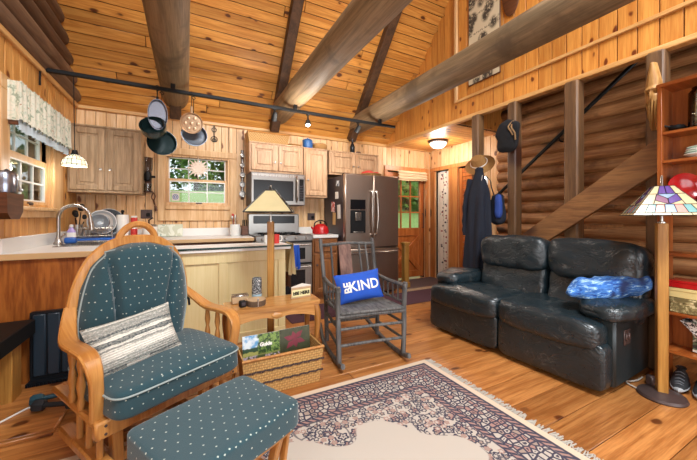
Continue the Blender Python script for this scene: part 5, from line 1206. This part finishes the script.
# floor lamps
def floor_lamp(name, label, x, y, rz, tif):
    t = thing(name, label, 'lamp', (x, y, 0), rz); mb = MB(); mb.lathe([(0, 0), (.118, 0), (.122, .008), (.115, .022), (.07, .034), (.05, .04), (0, .04)], seg=36); part('base', mb, M['brown'], t)
    mb = MB(); mb.box(-.027, -.027, .036, .027, .027, 1.115, .004); part('post', mb, M['lampwood'], t)
    mb = MB(); mb.lathe([(0, 0), (.022, 0), (.022, .008), (.008, .012), (.008, .30), (.006, .305), (0, .305)], (0, 0, 1.115), 12); mb.cyl((-.05, 0, 1.20), (.05, 0, 1.20), .008); part('stem', mb, M['steel'], t)
    zt_ = 1.375 if not tif else 1.35; zb = 1.195 if not tif else 1.165; wt, wb = (.04, .186) if not tif else (.045, .175)
    mb = MB(); ld = MB(); col = {}
    def P(s, u, v):    # side s, u in -1..1, v 0 bottom..1 top
        w_ = wb+(wt-wb)*v; zz = zb+(zt_-zb)*v; a, b = u*w_, -w_; c, q = [(1, 0), (0, 1), (-1, 0), (0, -1)][s]
        return V(a*c-b*q, a*q+b*c, zz)
    if not tif:
        for s in range(4): mb.grid(1, 1, lambda u, v: P(s, 2*u-1, v))
        mb.grid(1, 1, lambda u, v: V((2*u-1)*wt, (2*v-1)*wt, zt_))
        for s in range(4): ld.tube([P(s, -1, 0), P(s, -1, 1)], .006, 6); ld.tube([P(s, -1, 0), P(s, 1, 0)], .005, 6); ld.tube([P(s, -1, 1), P(s, 1, 1)], .006, 6)
        ld.lathe([(0, .0), (.015, .0), (.010, .02), (.012, .03), (0, .04)], (0, 0, zt_), 10)
        part('shade', mb, M['shade'], t, smooth=False); part('frame', ld, M['lead'], t)
    else:
        rowsv = [0, .09, .36, .62, .80, 1]
        def cell(s, poly, m):
            mb.m = m; vs = [P(s, u, v) for u, v in poly]; mb.add(vs, [tuple(range(len(vs)))])
            for i in range(len(vs)): ld.tube([vs[i], vs[(i+1) % len(vs)]], .0022, 4)
        for s in range(4):
            for i in range(4): cell(s, [(-1+.5*i, 0), (-.5+.5*i, 0), (-.5+.5*i, .09), (-1+.5*i, .09)], 0)
            us = [-1, -.72, -.45, -.16, .16, .45, .72, 1]; pal = [0, 2, 3, 4, 3, 2, 0]
            for i in range(7): cell(s, [(us[i], .09), (us[i+1], .09), (us[i+1], .36), (us[i], .36)], pal[i] if i != 3 else 4)
            cell(s, [(-1, .36), (-.55, .36), (-.55, .72), (-1, .72)], 0); cell(s, [(.55, .36), (1, .36), (1, .72), (.55, .72)], 0)
            cell(s, [(-.55, .50), (0, .36), (0, .55), (-.55, .72)], 5); cell(s, [(0, .36), (.55, .50), (.55, .72), (0, .55)], 1)
            cell(s, [(-.55, .36), (0, .36), (-.55, .50)], 0); cell(s, [(0, .36), (.55, .36), (.55, .50)], 0)
            cell(s, [(-.55, .72), (0, .55), (.55, .72)], 4)
            cell(s, [(-1, .72), (-.5, .72), (-.5, 1), (-1, 1)], 0); cell(s, [(-.5, .72), (0, .72), (0, 1), (-.5, 1)], 1); cell(s, [(0, .72), (.5, .72), (.5, 1), (0, 1)], 1); cell(s, [(.5, .72), (1, .72), (1, 1), (.5, 1)], 0)
        mb.m = 0; mb.grid(1, 1, lambda u, v: V((2*u-1)*wt, (2*v-1)*wt, zt_))
        part('shade', mb, [M[k] for k in TIF], t, smooth=False); part('leading', ld, M['lead'], t)
    return t
floor_lamp('floor_lamp', 'square wooden post floor lamp with plain cream shade behind the side table', .62, 2.60, math.radians(-20), False)
floor_lamp('floor_lamp', 'wooden post floor lamp with coloured stained-glass shade in front of the bookcase', 2.70, .835, math.radians(-58), True)
mb = MB(); mb.tube(spline([(2.66, .94, .010), (2.70, 1.02, .010), (2.76, 1.0, .010), (2.80, .99, .012), (2.86, .985, .02)], 6), .005, 6); solo('cable', mb, M['straps'], 'pale lamp cord on the floor at the sofa corner', 'cord')
mb = MB(); mb.box(-.02, -.02, 0, .02, .02, .06, .006); solo('power_adapter', mb, M['brown'], 'small brown power adapter on the floor by the bookcase foot', 'adapter', (2.835, .935, .001))

# bookcase (faces -X)
t = thing('bookcase', 'open reddish wood bookcase at the right edge beside the sofa', 'bookcase', (2.85, .905, 0)); D = .19
mb = MB(); mb.box(0, -.024, 0, D, 0, 2.05, .002); part('side_panel', mb, M['case'], t); mb = MB(); mb.box(0, -.86, 0, D, -.836, 2.05, .002); part('side_panel', mb, M['case'], t)
mb = MB(); mb.box(-.008, -.868, 2.03, D, .004, 2.056, .003); part('top', mb, M['case0'], t)
for zz in (1.729, 1.537, 1.25, .915, .524, .268): mb = MB(); mb.r = RN.random(); mb.box(.004, -.836, zz-.02, D-.008, -.024, zz, .002); part('shelf', mb, M['case0'], t)
for a, b in ((.268, .524), (1.25, 2.03)): mb = MB(); mb.box(D-.008, -.836, a, D, -.024, b); part('back_panel', mb, M['case'], t)
def bk(dx, dy, zz): return (2.85+dx, .905+dy, zz+.0015)
t = thing('glass_jar', 'large glass jar of trinkets on the top bookcase shelf', 'jar', bk(.09, -.20, 1.729)); mb = MB(); mb.lathe([(0, .0), (.07, 0), (.075, .01), (.075, .23), (.06, .25), (.06, .262), (.055, .262), (.055, .25), (.068, .23), (.068, .012), (0, .012)], seg=24); part('glass', mb, M['jar'], t)
mb = MB(); R4 = random.Random(2)
for k in range(22): mb.cushion((R4.uniform(-.04, .04), R4.uniform(-.04, .04), .025+.0055*k), (.03, .025, .03), 2, 3)
part('trinkets', mb, spots('mixed_trinkets', ('6f7a5c', 'b9a57a', '8d9aa8'), 45, (.46, .56), .4), t)
mb = MB(); mb.cushion((0, 0, .025), (.11, .09, .05), 2.4, 8, amp=.012, fr=20); mb.tube([(-.04, .02, .03), (-.05, .05, .045), (-.02, .06, .03)], .008, 6); solo('black_gadget', mb, M['black'], 'black lumpy case beside the glass jar on the top shelf', 'case', bk(.10, -.075, 1.729))
for k in range(4):
    plate('plate', ('white plate at the bottom of the pale green stack', 'pale green plate second from the bottom of the upper shelf stack', 'white plate third in the upper shelf stack', 'pale green plate on top of the upper shelf stack')[k], bk(.095, -.19, 1.537+.015*k), .088-.004*k, M[('china', 'celadon', 'china', 'celadon')[k]], (0, 0, 0), 'pale dishes on the upper shelf')
plate('plate', 'round red plate standing upright on the middle shelf', bk(.10, -.10, 1.2525+.096), .096, M['red'], (0, -PI/2+.12, PI/4), 'plates on the middle shelf')
for k in range(4): plate('plate', ('lowest white plate of the middle shelf stack', 'second lowest white plate of the middle shelf stack', 'second highest white plate of the middle shelf stack', 'topmost white plate of the middle shelf stack')[k], bk(.095, -.25, 1.25+.014*k), .085, M['china'], (0, 0, 0), 'plates on the middle shelf')
def card(name, label, x0, y0, z0, x1, y1, z1, mat, cat='box'):
    t = thing(name, label, cat, bk((x0+x1)/2, (y0+y1)/2, z0), group='boxes on the lower shelf'); w, d, h = x1-x0, y1-y0, z1-z0
    mb = MB(); mb.box(-w/2, -d/2, 0, w/2, d/2, h-.003, .003); part('body', mb, mat, t); mb = MB(); mb.box(-w/2-.003, -d/2-.003, h*.68, w/2+.003, d/2+.003, h, .003); part('lid', mb, mat, t)
card('flat_box', 'tan floral patterned box at the bottom of the lower shelf stack', .01, -.44, .524, .175, -.06, .62, M['camo'])
card('flat_box', 'pale yellow box in the middle of the lower shelf stack', .01, -.43, .622, .172, -.055, .685, M['yellowb'])
card('flat_box', 'red flat box on top of the lower shelf stack', .01, -.42, .687, .17, -.05, .735, M['red'])
t = thing('magazine_holder', 'black and white woven magazine holder on the bottom shelf', 'magazine holder', bk(.09, -.22, .268)); mb = MB()
mb.add([(-.05, .12, .20), (-.05, -.18, .0), (-.05, -.18, .20), (.06, .12, .20), (.06, -.18, 0), (.06, -.18, .20), (-.05, -.06, .0), (.06, -.06, .0)], [(0, 6, 1, 2), (3, 7, 4, 5), (0, 6, 7, 3), (6, 1, 4, 7), (1, 2, 5, 4)]); part('holder', mb, M['magpat'], t, smooth=False)
for k, (h, m, lb) in enumerate(((.225, 'paper', 'white-covered magazine leaning in the woven holder'), (.21, 'kraft', 'tan-covered magazine behind the white one in the holder'))):
    mb = MB(); mb.box(-.004, -.10, 0, .004, .10, h, .001); solo('magazine', mb, spots('printed_cover', ('e0dcd4', '6c7f66', '3c3a3a'), 18, (.5, .62), .4) if k == 0 else M['kraft'], lb, 'magazine', bk(.075+.04*k, -.25, .275), rot=(0, 0, 0), group='magazines in the bookcase')
# sneakers
def shoe():
    t = thing('sneaker', 'black sneaker under the bookcase, nearer the sofa', 'shoe', (2.965, .825, .001), math.radians(192), 'pair of black sneakers'); N = 26
    def outline(u): # half width along length u 0 heel..1 toe
        return .032+.016*math.sin(min(1, u*1.15)*PI)**1.0*(.6+.6*u) if u < .97 else .034
    mb = MB()
    def sole(u, v):
        x = -.14+.28*u; w = outline(u)*(1 if .03 < u < .985 else .6); a = -1+2*v; return (x, a*w, .012+.006*u if abs(a) < .2 else .012)
    def ring(u, z, k=1):
        e = max(0.0, 1-abs(2*u-1)**6)**.5
        return outline(u)*e*k
    ns = 14
    def sole_fn(u, v):
        x = -.142+.284*u; a = v*2*PI; w = ring(u, 0, 1.05); return (x, w*math.cos(a), .016+.016*math.sin(a)+(.012*u*u if math.sin(a) < 0 else .006))
    mb.grid(N, ns, sole_fn); part('sole', mb, plain('grey_white_rubber', 'a9acae', .6, var=.1), t)
    mb = MB()
    def up(u, v):
        x = -.135+.27*u; a = v*PI; top = .105-.055*sm(.38, .8, u)-.02*sm(.85, 1, u); w = ring(u, 0, 1.0); return (x, w*math.cos(a)*(1-.25*math.sin(a)), .028+(top-.028)*math.sin(a)**.7)
    mb.grid(N, 16, up); part('upper', mb, plain('black_mesh_upper', '25272b', .8, var=.4, sc=60, bump=.3), t)
    mb = MB(); mb.lathe([(.026, 0), (.030, .004), (.026, .008), (.020, .002)], (0, 0, 0), 16, TR(-.085, 0, .10) @ Matrix.Diagonal((1.5, .95, 1, 1))); part('collar', mb, M['rubber'], t)
    mb = MB()
    for k in range(5): x = -.01+.022*k; zz = .105-.055*sm(.38, .8, (x+.135)/.27)+.003; mb.tube(spline([(x, -.022, zz-.012), (x+.004, 0, zz), (x, .022, zz-.012)], 3), .0035, 5)
    part('laces', mb, plain('grey_laces', '6d7076', .8), t); return t
sh = shoe(); dup(sh, (2.965, .715, .001), math.radians(186), 'black sneaker under the bookcase, farther from the sofa')

# glider chair (local: forward = -y, origin under front edge centre), turned toward the right
GL = (-.045, 1.73, 0); GA = math.radians(30)
t = thing('glider_chair', 'honey wood glider armchair with teal dotted cushions', 'armchair', GL, GA)
sq = rect(.065, .022, .006)
mb = MB(); mb.box(-.335, -.03, .262, .335, .012, .335, .008); mb.box(-.30, .46, .29, .30, .50, .335, .006)
for s in (-1, 1): mb.box(s*.335, -.025, .303, s*.235, .50, .333, .010)
part('seat_frame', mb, M['honey'], t)
for s in (-1, 1):
    mb = MB(); p = spline([(s*.275-.01, .42, .71), (s*.312, .35, .645), (s*.335, .26, .60), (s*.338, .13, .598), (s*.335, .035, .588), (s*.330, -.012, .53), (s*.322, -.005, .44), (s*.315, .015, .333)], 6); n = len(p)
    mb.sweep(p, lambda q: rect(.05+.02*math.sin(min(1, q*1.3)*PI), .024, .006), ups=[V(0, -1, .25) if i > n*.62 else V(0, -.25, 1) for i in range(n)] if False else None, up=(0, -.45, .9)); part('arm', mb, M['honey'], t)
    for y in (.15, .25): mb = MB(); mb.lathe([(.011, 0), (.015, .03), (.010, .05), (.017, .10), (.012, .14), (.009, .15), (.016, .19), (.011, .25), (.011, .27)], (s*.325, y, .333), 12); part('arm_spindle', mb, M['honey'], t)
    mb = MB(); mb.box(s*.26, .0, .10, s*.32, .46, .145, .008); part('swing_rail', mb, M['honey'], t)
    for y in (.06, .17, .28): mb = MB(); mb.cyl((s*.29, y, .14), (s*.29, y, .31), .0135, seg=10); part('post', mb, M['honey'], t)
    mb = MB(); mb.box(s*.19, -.02, .012, s*.235, .50, .055, .008); mb.bar((s*.2125, .10, .05), (s*.2125, .12, .25), .045, .05, .006); mb.bar((s*.2125, .40, .05), (s*.2125, .38, .25), .045, .05, .006); part('base_runner', mb, M['honey'], t)
mb = MB(); mb.box(-.20, .09, .05, .20, .135, .09, .006); mb.box(-.20, .38, .05, .20, .42, .09, .006); part('base_crossbar', mb, M['honey'], t)
mb = MB()
for s in (-1, 1):
    for z_ in (.282, .315): mb.lathe([(0, 0), (.006, 0), (.005, .003), (0, .003)], (0, 0, 0), 8, TR(s*.30, -.03, z_) @ RX(PI/2))
part('screw_cap', mb, M['brown'], t)
def bp(x, h, o=0): return V(x*.86-.028+.045*h/.69, .40+.06*h-.99*o, .335+h)
hp = [(-.245, -.02), (-.285, .12), (-.315, .30), (-.30, .46), (-.235, .60), (-.13, .675), (0, .69), (.13, .675), (.235, .60), (.30, .46), (.315, .30), (.285, .12), (.245, -.02)]
mb = MB(); p = spline([bp(x, h) for x, h in hp], 6); mb.sweep(p, rect(.055, .03, .008), up=(0, -1, .24)); part('back_hoop', mb, M['honey'], t)
mb = MB(); p = spline([bp(-.11, .665), bp(-.10, .72), bp(-.055, .765), bp(0, .778), bp(.055, .765), bp(.10, .72), bp(.11, .665)], 6); mb.sweep(p, rect(.034, .028, .008), up=(0, -1, .24)); part('head_rail', mb, M['honey'], t)
mb = MB()
for x in (-.15, -.05, .05, .15): mb.bar(bp(x, -.02), bp(x, .66), .03, .014, .003, up=(0, -1, .2))
part('back_slat', mb, M['honey'], t)
def hw_(h):   # half width of the back cushion at height h
    pts = [(-.02, .25), (.12, .285), (.30, .308), (.46, .295), (.57, .25), (.645, .17), (.675, .05)]
    for (a, b), (c, d) in zip(pts[:-1], pts[1:]):
        if a <= h <= c: q = (h-a)/(c-a); return b+(d-b)*q
    return pts[-1][1]
def bc(sgn):
    def f(u, v):
        h = -.0+.675*(1-(1-v)**1.25); w = hw_(h); a = 2*u-1; x = a*w*1.0
        ed = max(0, 1-abs(a)**5)**.5*max(0, 1-abs(2*v-1)**7)**.5
        gx = .115+.10*(v**1.5); g = math.exp(-((abs(x)-gx)/.016)**2)*sm(0, .1, v)*sm(.97, .8, v)
        o = .018+(.115*ed*(1-.42*g)+.012*math.exp(-((abs(x)-gx)/.06)**2)*ed*0) if sgn > 0 else .018
        return bp(x, h, o)
    return f
mb = MB(); mb.grid(60, 34, bc(1)); mb.grid(60, 34, bc(-1)); part('back_cushion', mb, M['teal'], t)
mb = MB(); pts = [bp(s_*hw_(h)*1.0, h, .055) for s_, hs in ((-1, [0, .1, .2, .3, .4, .5, .57, .62, .645]), (1, [.645, .62, .57, .5, .4, .3, .2, .1, 0])) for h in hs for s_ in (s_,)]; mb.tube(spline(pts, 3), .004, 6); part('back_piping', mb, M['piping'], t)
mb = MB(); mb.cushion((0, .165, .395), (.60, .56, .135), 10, 20, amp=.012, fr=4, seed=2)
for i, v in enumerate(mb.v):
    if v[2] > .39: mb.v[i] = (v[0], v[1], v[2]+.035*max(0, 1-(v[0]/.30)**2)*max(0, 1-((v[1]-.165)/.29)**2))
part('seat_cushion', mb, M['teal'], t)
mb = MB(); a, b = .303, .283; mb.tube([V(sx_*a*(abs(math.cos(q))**.22), .165+sy_*b*(abs(math.sin(q))**.22), .432) for q in [k*PI/32 for k in range(64)] for sx_, sy_ in ((1 if math.cos(q) >= 0 else -1, 1 if math.sin(q) >= 0 else -1),)], .0042, 6, closed=True); part('seat_piping', mb, M['piping'], t)
for s in (-1, 1):
    mb = MB(); c = bp(s*.318, .33, .0); mb.cushion(tuple(c), (.035, .05, .03), 2, 6); mb.tube([c, c+V(s*.02, -.03, -.03), c+V(s*.03, -.02, -.07)], .007, 6); mb.tube([c+V(0, -.01, 0), c+V(-s*.05, -.05, .0)], .008, 6); part('tie', mb, M['rubber'], t)
# knit pillow on the glider
mb = MB(); mb.pillow(.37, .24, .12, None, 16, amp=.01, seed=2)
def loc(x, y, z): c, s = math.cos(GA), math.sin(GA); return (GL[0]+x*c-y*s, GL[1]+x*s+y*c, z)
solo('throw_pillow', mb, M['knit'], 'striped grey and white knitted pillow on the glider seat', 'pillow', loc(-.13, .12, .575), rot=(-.40, -.12, GA-.04))

# ottoman
OT = (.106, 1.235, 0); OA = math.radians(27.5)
t = thing('ottoman', 'teal dotted glider ottoman in front of the armchair', 'ottoman', OT, OA); mb = MB(); mb.cushion((0, 0, .378), (.48, .375, .10), 14, 18, amp=.004, fr=4)
part('cushion', mb, M['teal'], t); mb = MB(); mb.box(-.22, -.165, .30, .22, .165, .335, .008); part('top_board', mb, M['honey'], t)
for s in (-1, 1):
    mb = MB(); mb.bar((s*.17, -.14, .012), (s*.17, .14, .012+.0), .04, .04, .006); mb.v = [(v[0], v[1], v[2]+.02) for v in mb.v]; part('base_runner', mb, M['honey'], t)
    for q in (-1, 1):
        mb = MB(); mb.bar((s*.17, q*.05, .045), (s*.17, q*.13, .30), .03, .036, .005); part('leg', mb, M['honey'], t)
        mb = MB(); mb.bar((s*.205, q*.135, .30), (s*.205, q*.10, .085), .016, .034, .004); part('swing_arm', mb, M['honey'], t)
    mb = MB(); mb.box(s*.195, -.12, .075, s*.225, .12, .11, .006); part('swing_rail', mb, M['honey'], t)
mb = MB(); mb.box(-.15, -.015, .03, .15, .02, .07, .006); part('base_crossbar', mb, M['honey'], t)

# posts: hats, jacket, bag, cap, carving
t = thing('straw_hat', 'tan straw hat with a cord hanging on the first loft post', 'hat', (3.045, 2.525, 1.79), rot=(0, -.95, .35)); mb = MB()
mb.lathe([(0, .085), (.05, .085), (.07, .065), (.082, .01), (.088, 0), (.13, -.012), (.155, -.03), (.155, -.035), (.12, -.017), (.085, -.006)], seg=28, sy=1.1); part('brim_and_crown', mb, M['straw'], t); mb = MB(); mb.tube([(.086*math.cos(k*PI/14), .095*math.sin(k*PI/14), .008) for k in range(28)], .006, 6, closed=True); part('hat_cord', mb, M['paper'], t)
t = thing('jacket', 'long navy jacket hanging on the first loft post', 'jacket', (2.96, 2.435, .56)); mb = MB()
def jk(u, v):
    a = u*2*PI; h = 1.14*(1-v); w = .045+.068*sm(0, .25, v)+.04*v; d = .035+.045*sm(0, .3, v); f = 1+.16*math.sin(a*5+v*3)*sm(.05, .4, v)+.10*math.sin(a*9+1)*sm(.2, .8, v)
    return (-.02+d*f*math.cos(a), .03*v+w*f*math.sin(a), h+.02*math.sin(a*4)*v)
mb.grid(72, 30, jk, wrap=True); mb.cushion((-.02, 0, 1.13), (.08, .10, .06), 2, 6); part('body', mb, M['navyf'], t)
mb = MB(); p = spline([(-.03, .10, 1.03), (-.05, .15, .80), (-.05, .17, .55), (-.05, .17, .38)], 6); mb.tube(p, [.05-.012*k/len(p)+.006*math.sin(k*1.7) for k in range(len(p))], 12, flat=.8); part('sleeve', mb, M['navyf'], t)
mb = MB(); p = spline([(-.04, -.06, 1.06), (-.085, -.05, .8), (-.09, -.02, .45), (-.085, .0, .1)], 6); mb.tube(p, .004, 5); part('zip', mb, M['straps'], t)
t = thing('backpack', 'blue and black bag hanging beside the navy jacket', 'bag', (3.06, 2.285, 1.07)); mb = MB(); mb.cushion((0, 0, .17), (.12, .15, .34), 3, 12, amp=.02, fr=8); part('body', mb, M['navyf'], t)
mb = MB(); mb.cushion((-.05, -.045, .20), (.06, .08, .26), 3, 8, amp=.01, fr=9); part('blue_panel', mb, plain('cobalt_nylon', '27489a', .7, var=.15, bump=.2), t); mb = MB(); mb.tube(spline([(-.02, .03, .32), (-.03, .06, .42), (0, .10, .50), (.0, .16, .56)], 5), .010, 6, flat=.5); part('strap', mb, M['navyf'], t)
t = thing('head_torch', 'small lit white lamp clipped beside the jacket under the straw hat', 'torch', (2.985, 2.385, 1.56)); mb = MB(); mb.box(-.012, -.025, -.07, .012, .025, .03, .006); part('case', mb, M['paper'], t); mb = MB(); mb.cushion((-.014, .0, .035), (.02, .03, .03), 2, 5); part('lamp_face', mb, plain('lit_led', 'ffffff', .4, var=.01, emis='f4f8ff', est=14), t)
t = thing('cap', 'black felt cap with a tan tie hanging on the second loft post', 'cap', (3.05, 2.165, 2.02), rot=(.1, 0, .3)); mb = MB(); mb.cushion((0, 0, 0), (.11, .24, .36), 2.3, 14, amp=.03, fr=7, seed=4); part('body', mb, M['blackf'], t)
mb = MB(); mb.tube(spline([(-.03, -.06, .15), (-.055, -.05, .08), (-.058, -.09, .02), (-.045, -.10, -.05)], 5), .009, 6); mb.tube(spline([(-.03, -.05, .15), (-.058, -.02, .09), (-.06, -.05, .04), (-.05, -.07, .0)], 5), .008, 6); part('tie', mb, M['rope'], t)
t = thing('carved_face', 'carved wooden bearded face hanging on the post beside the bookcase', 'carving', (3.10, 1.0, 1.80)); mb = MB()
def cf(u, v):
    z_ = .50*v; a = (u-.5)*PI; w = .014+.034*math.sin(min(1, v*1.35)*PI*.62)*(1 if v < .72 else 1-(v-.72)/.28*.85); w = max(w, .006)
    d = .05*math.cos(a)*(.5+.5*min(1, v*3)) ; y = w*math.sin(a)
    nose = .035*math.exp(-((v-.50)/.07)**2)*math.exp(-(y/.010)**2); brow = .02*math.exp(-((v-.60)/.03)**2); eye = -.025*math.exp(-((v-.555)/.022)**2)*math.exp(-((abs(y)-.02)/.01)**2); beard = .010*math.sin(y*420+v*8)*(v < .42)
    return (-(d+nose+brow+eye+beard), y, z_)
mb.grid(40, 70, cf); mb.grid(1, 30, lambda u, v: (0, cf(u, v)[1], .5*v)); part('face', mb, M['carve'], t)
# picture and plaque on the knee wall
t = thing('wall_picture', 'tall sepia print of vignettes on the loft wall behind the log beam', 'picture', (FX-.001, 2.55, 3.36)); mb = MB(); mb.box(-.012, -.225, -.56, 0, .225, .58, .003); part('backing', mb, M['dwood'], t); mb = MB(); mb.box(-.0145, -.215, -.55, -.0115, .215, .57); part('print', mb, M['print'], t)
mb = MB(); mb.cushion((0, 0, 0), (.03, .22, .62), 2.2, 12); solo('wooden_plaque', mb, M['dwood'], 'dark oval wooden plaque high on the loft wall, lower tip showing', 'plaque', (FX-.016, 2.19, 3.67))

# ------------------------------------------------------------------ light and camera
w = bpy.data.worlds.new('sky'); S.world = w; w.use_nodes = True; nt = w.node_tree
bg = nt.nodes['Background']; bg.inputs[0].default_value = (.86, .94, 1.0, 1); bg.inputs[1].default_value = 1.15
def area(name, loc, rot, sx, sy, e, col):
    l = bpy.data.lights.new(name, 'AREA'); l.shape = 'RECTANGLE'; l.size = sx; l.size_y = sy; l.energy = e; l.color = col
    o = bpy.data.objects.new(name, l); C.objects.link(o); o.location = loc; o.rotation_euler = rot; return o
def point(name, loc, e, col, r=.05):
    l = bpy.data.lights.new(name, 'POINT'); l.energy = e; l.color = col; l.shadow_soft_size = r
    o = bpy.data.objects.new(name, l); C.objects.link(o); o.location = loc; return o
WARM = (1, .93, .84); COOL = (.95, .98, 1)
area('front_window_light', (1.6, YB-.12, 1.35), (PI/2, 0, 0), 3.5, 1.9, 66, COOL)
area('roof_fill_light', (1.15, -1.05, 5.6), (math.radians(40), 0, 0), 2.6, 1.8, 470, COOL)  # added fill for ceiling and kitchen, through an unseen roof opening
area('side_fill_light', (L-.12, -.75, 1.5), (0, math.radians(-90), 0), 1.2, 2.1, 32, COOL)  # added fill toward the stairs, through an unseen wall opening
area('kitchen_window_light', (.13, W+.7, 2.75), (math.radians(-138), 0, 0), .9, .8, 40, COOL)
area('sink_window_light', (L-.75, 3.43, 2.85), (0, math.radians(-42), 0), .8, .9, 26, COOL)
area('door_light', (3.6, W+.8, 2.7), (math.radians(-135), 0, 0), .8, .9, 55, COOL)
point('entry_dome_light', (3.70, 3.88, 2.24), 20, WARM, .10)
for x, e in ((.92, 8), (1.335, 17), (2.05, 8)): point('track_fill_light', (x, 3.45, 2.22), e, WARM, .05)  # middle head is lit; the outer two points are added kitchen fill
point('pendant_light', (-.92, 3.70, 1.58), 2.5, WARM, .05)
cd = bpy.data.cameras.new('camera'); cam = bpy.data.objects.new('camera', cd); C.objects.link(cam); S.camera = cam
cd.sensor_width = 36; cd.lens = 16; cd.shift_y = -13/697; cd.clip_start = .02; cd.clip_end = 200
cam.location = (0, 0, 1.154); cam.rotation_euler = (PI/2, 0, -math.radians(27.5))
vs_ = S.view_settings; S.display_settings.display_device = 'sRGB'; vs_.view_transform = 'Standard'; vs_.look = 'None'; vs_.gamma = 1; vs_.exposure = EXPO = 0.36
cy = S.cycles; cy.use_denoising = True; cy.denoiser = 'OPENIMAGEDENOISE'; cy.denoising_prefilter = 'ACCURATE'; cy.max_bounces = 8; cy.diffuse_bounces = 5; cy.glossy_bounces = 4; cy.transparent_max_bounces = 12; cy.sample_clamp_indirect = 6; cy.caustics_reflective = False; cy.caustics_refractive = False
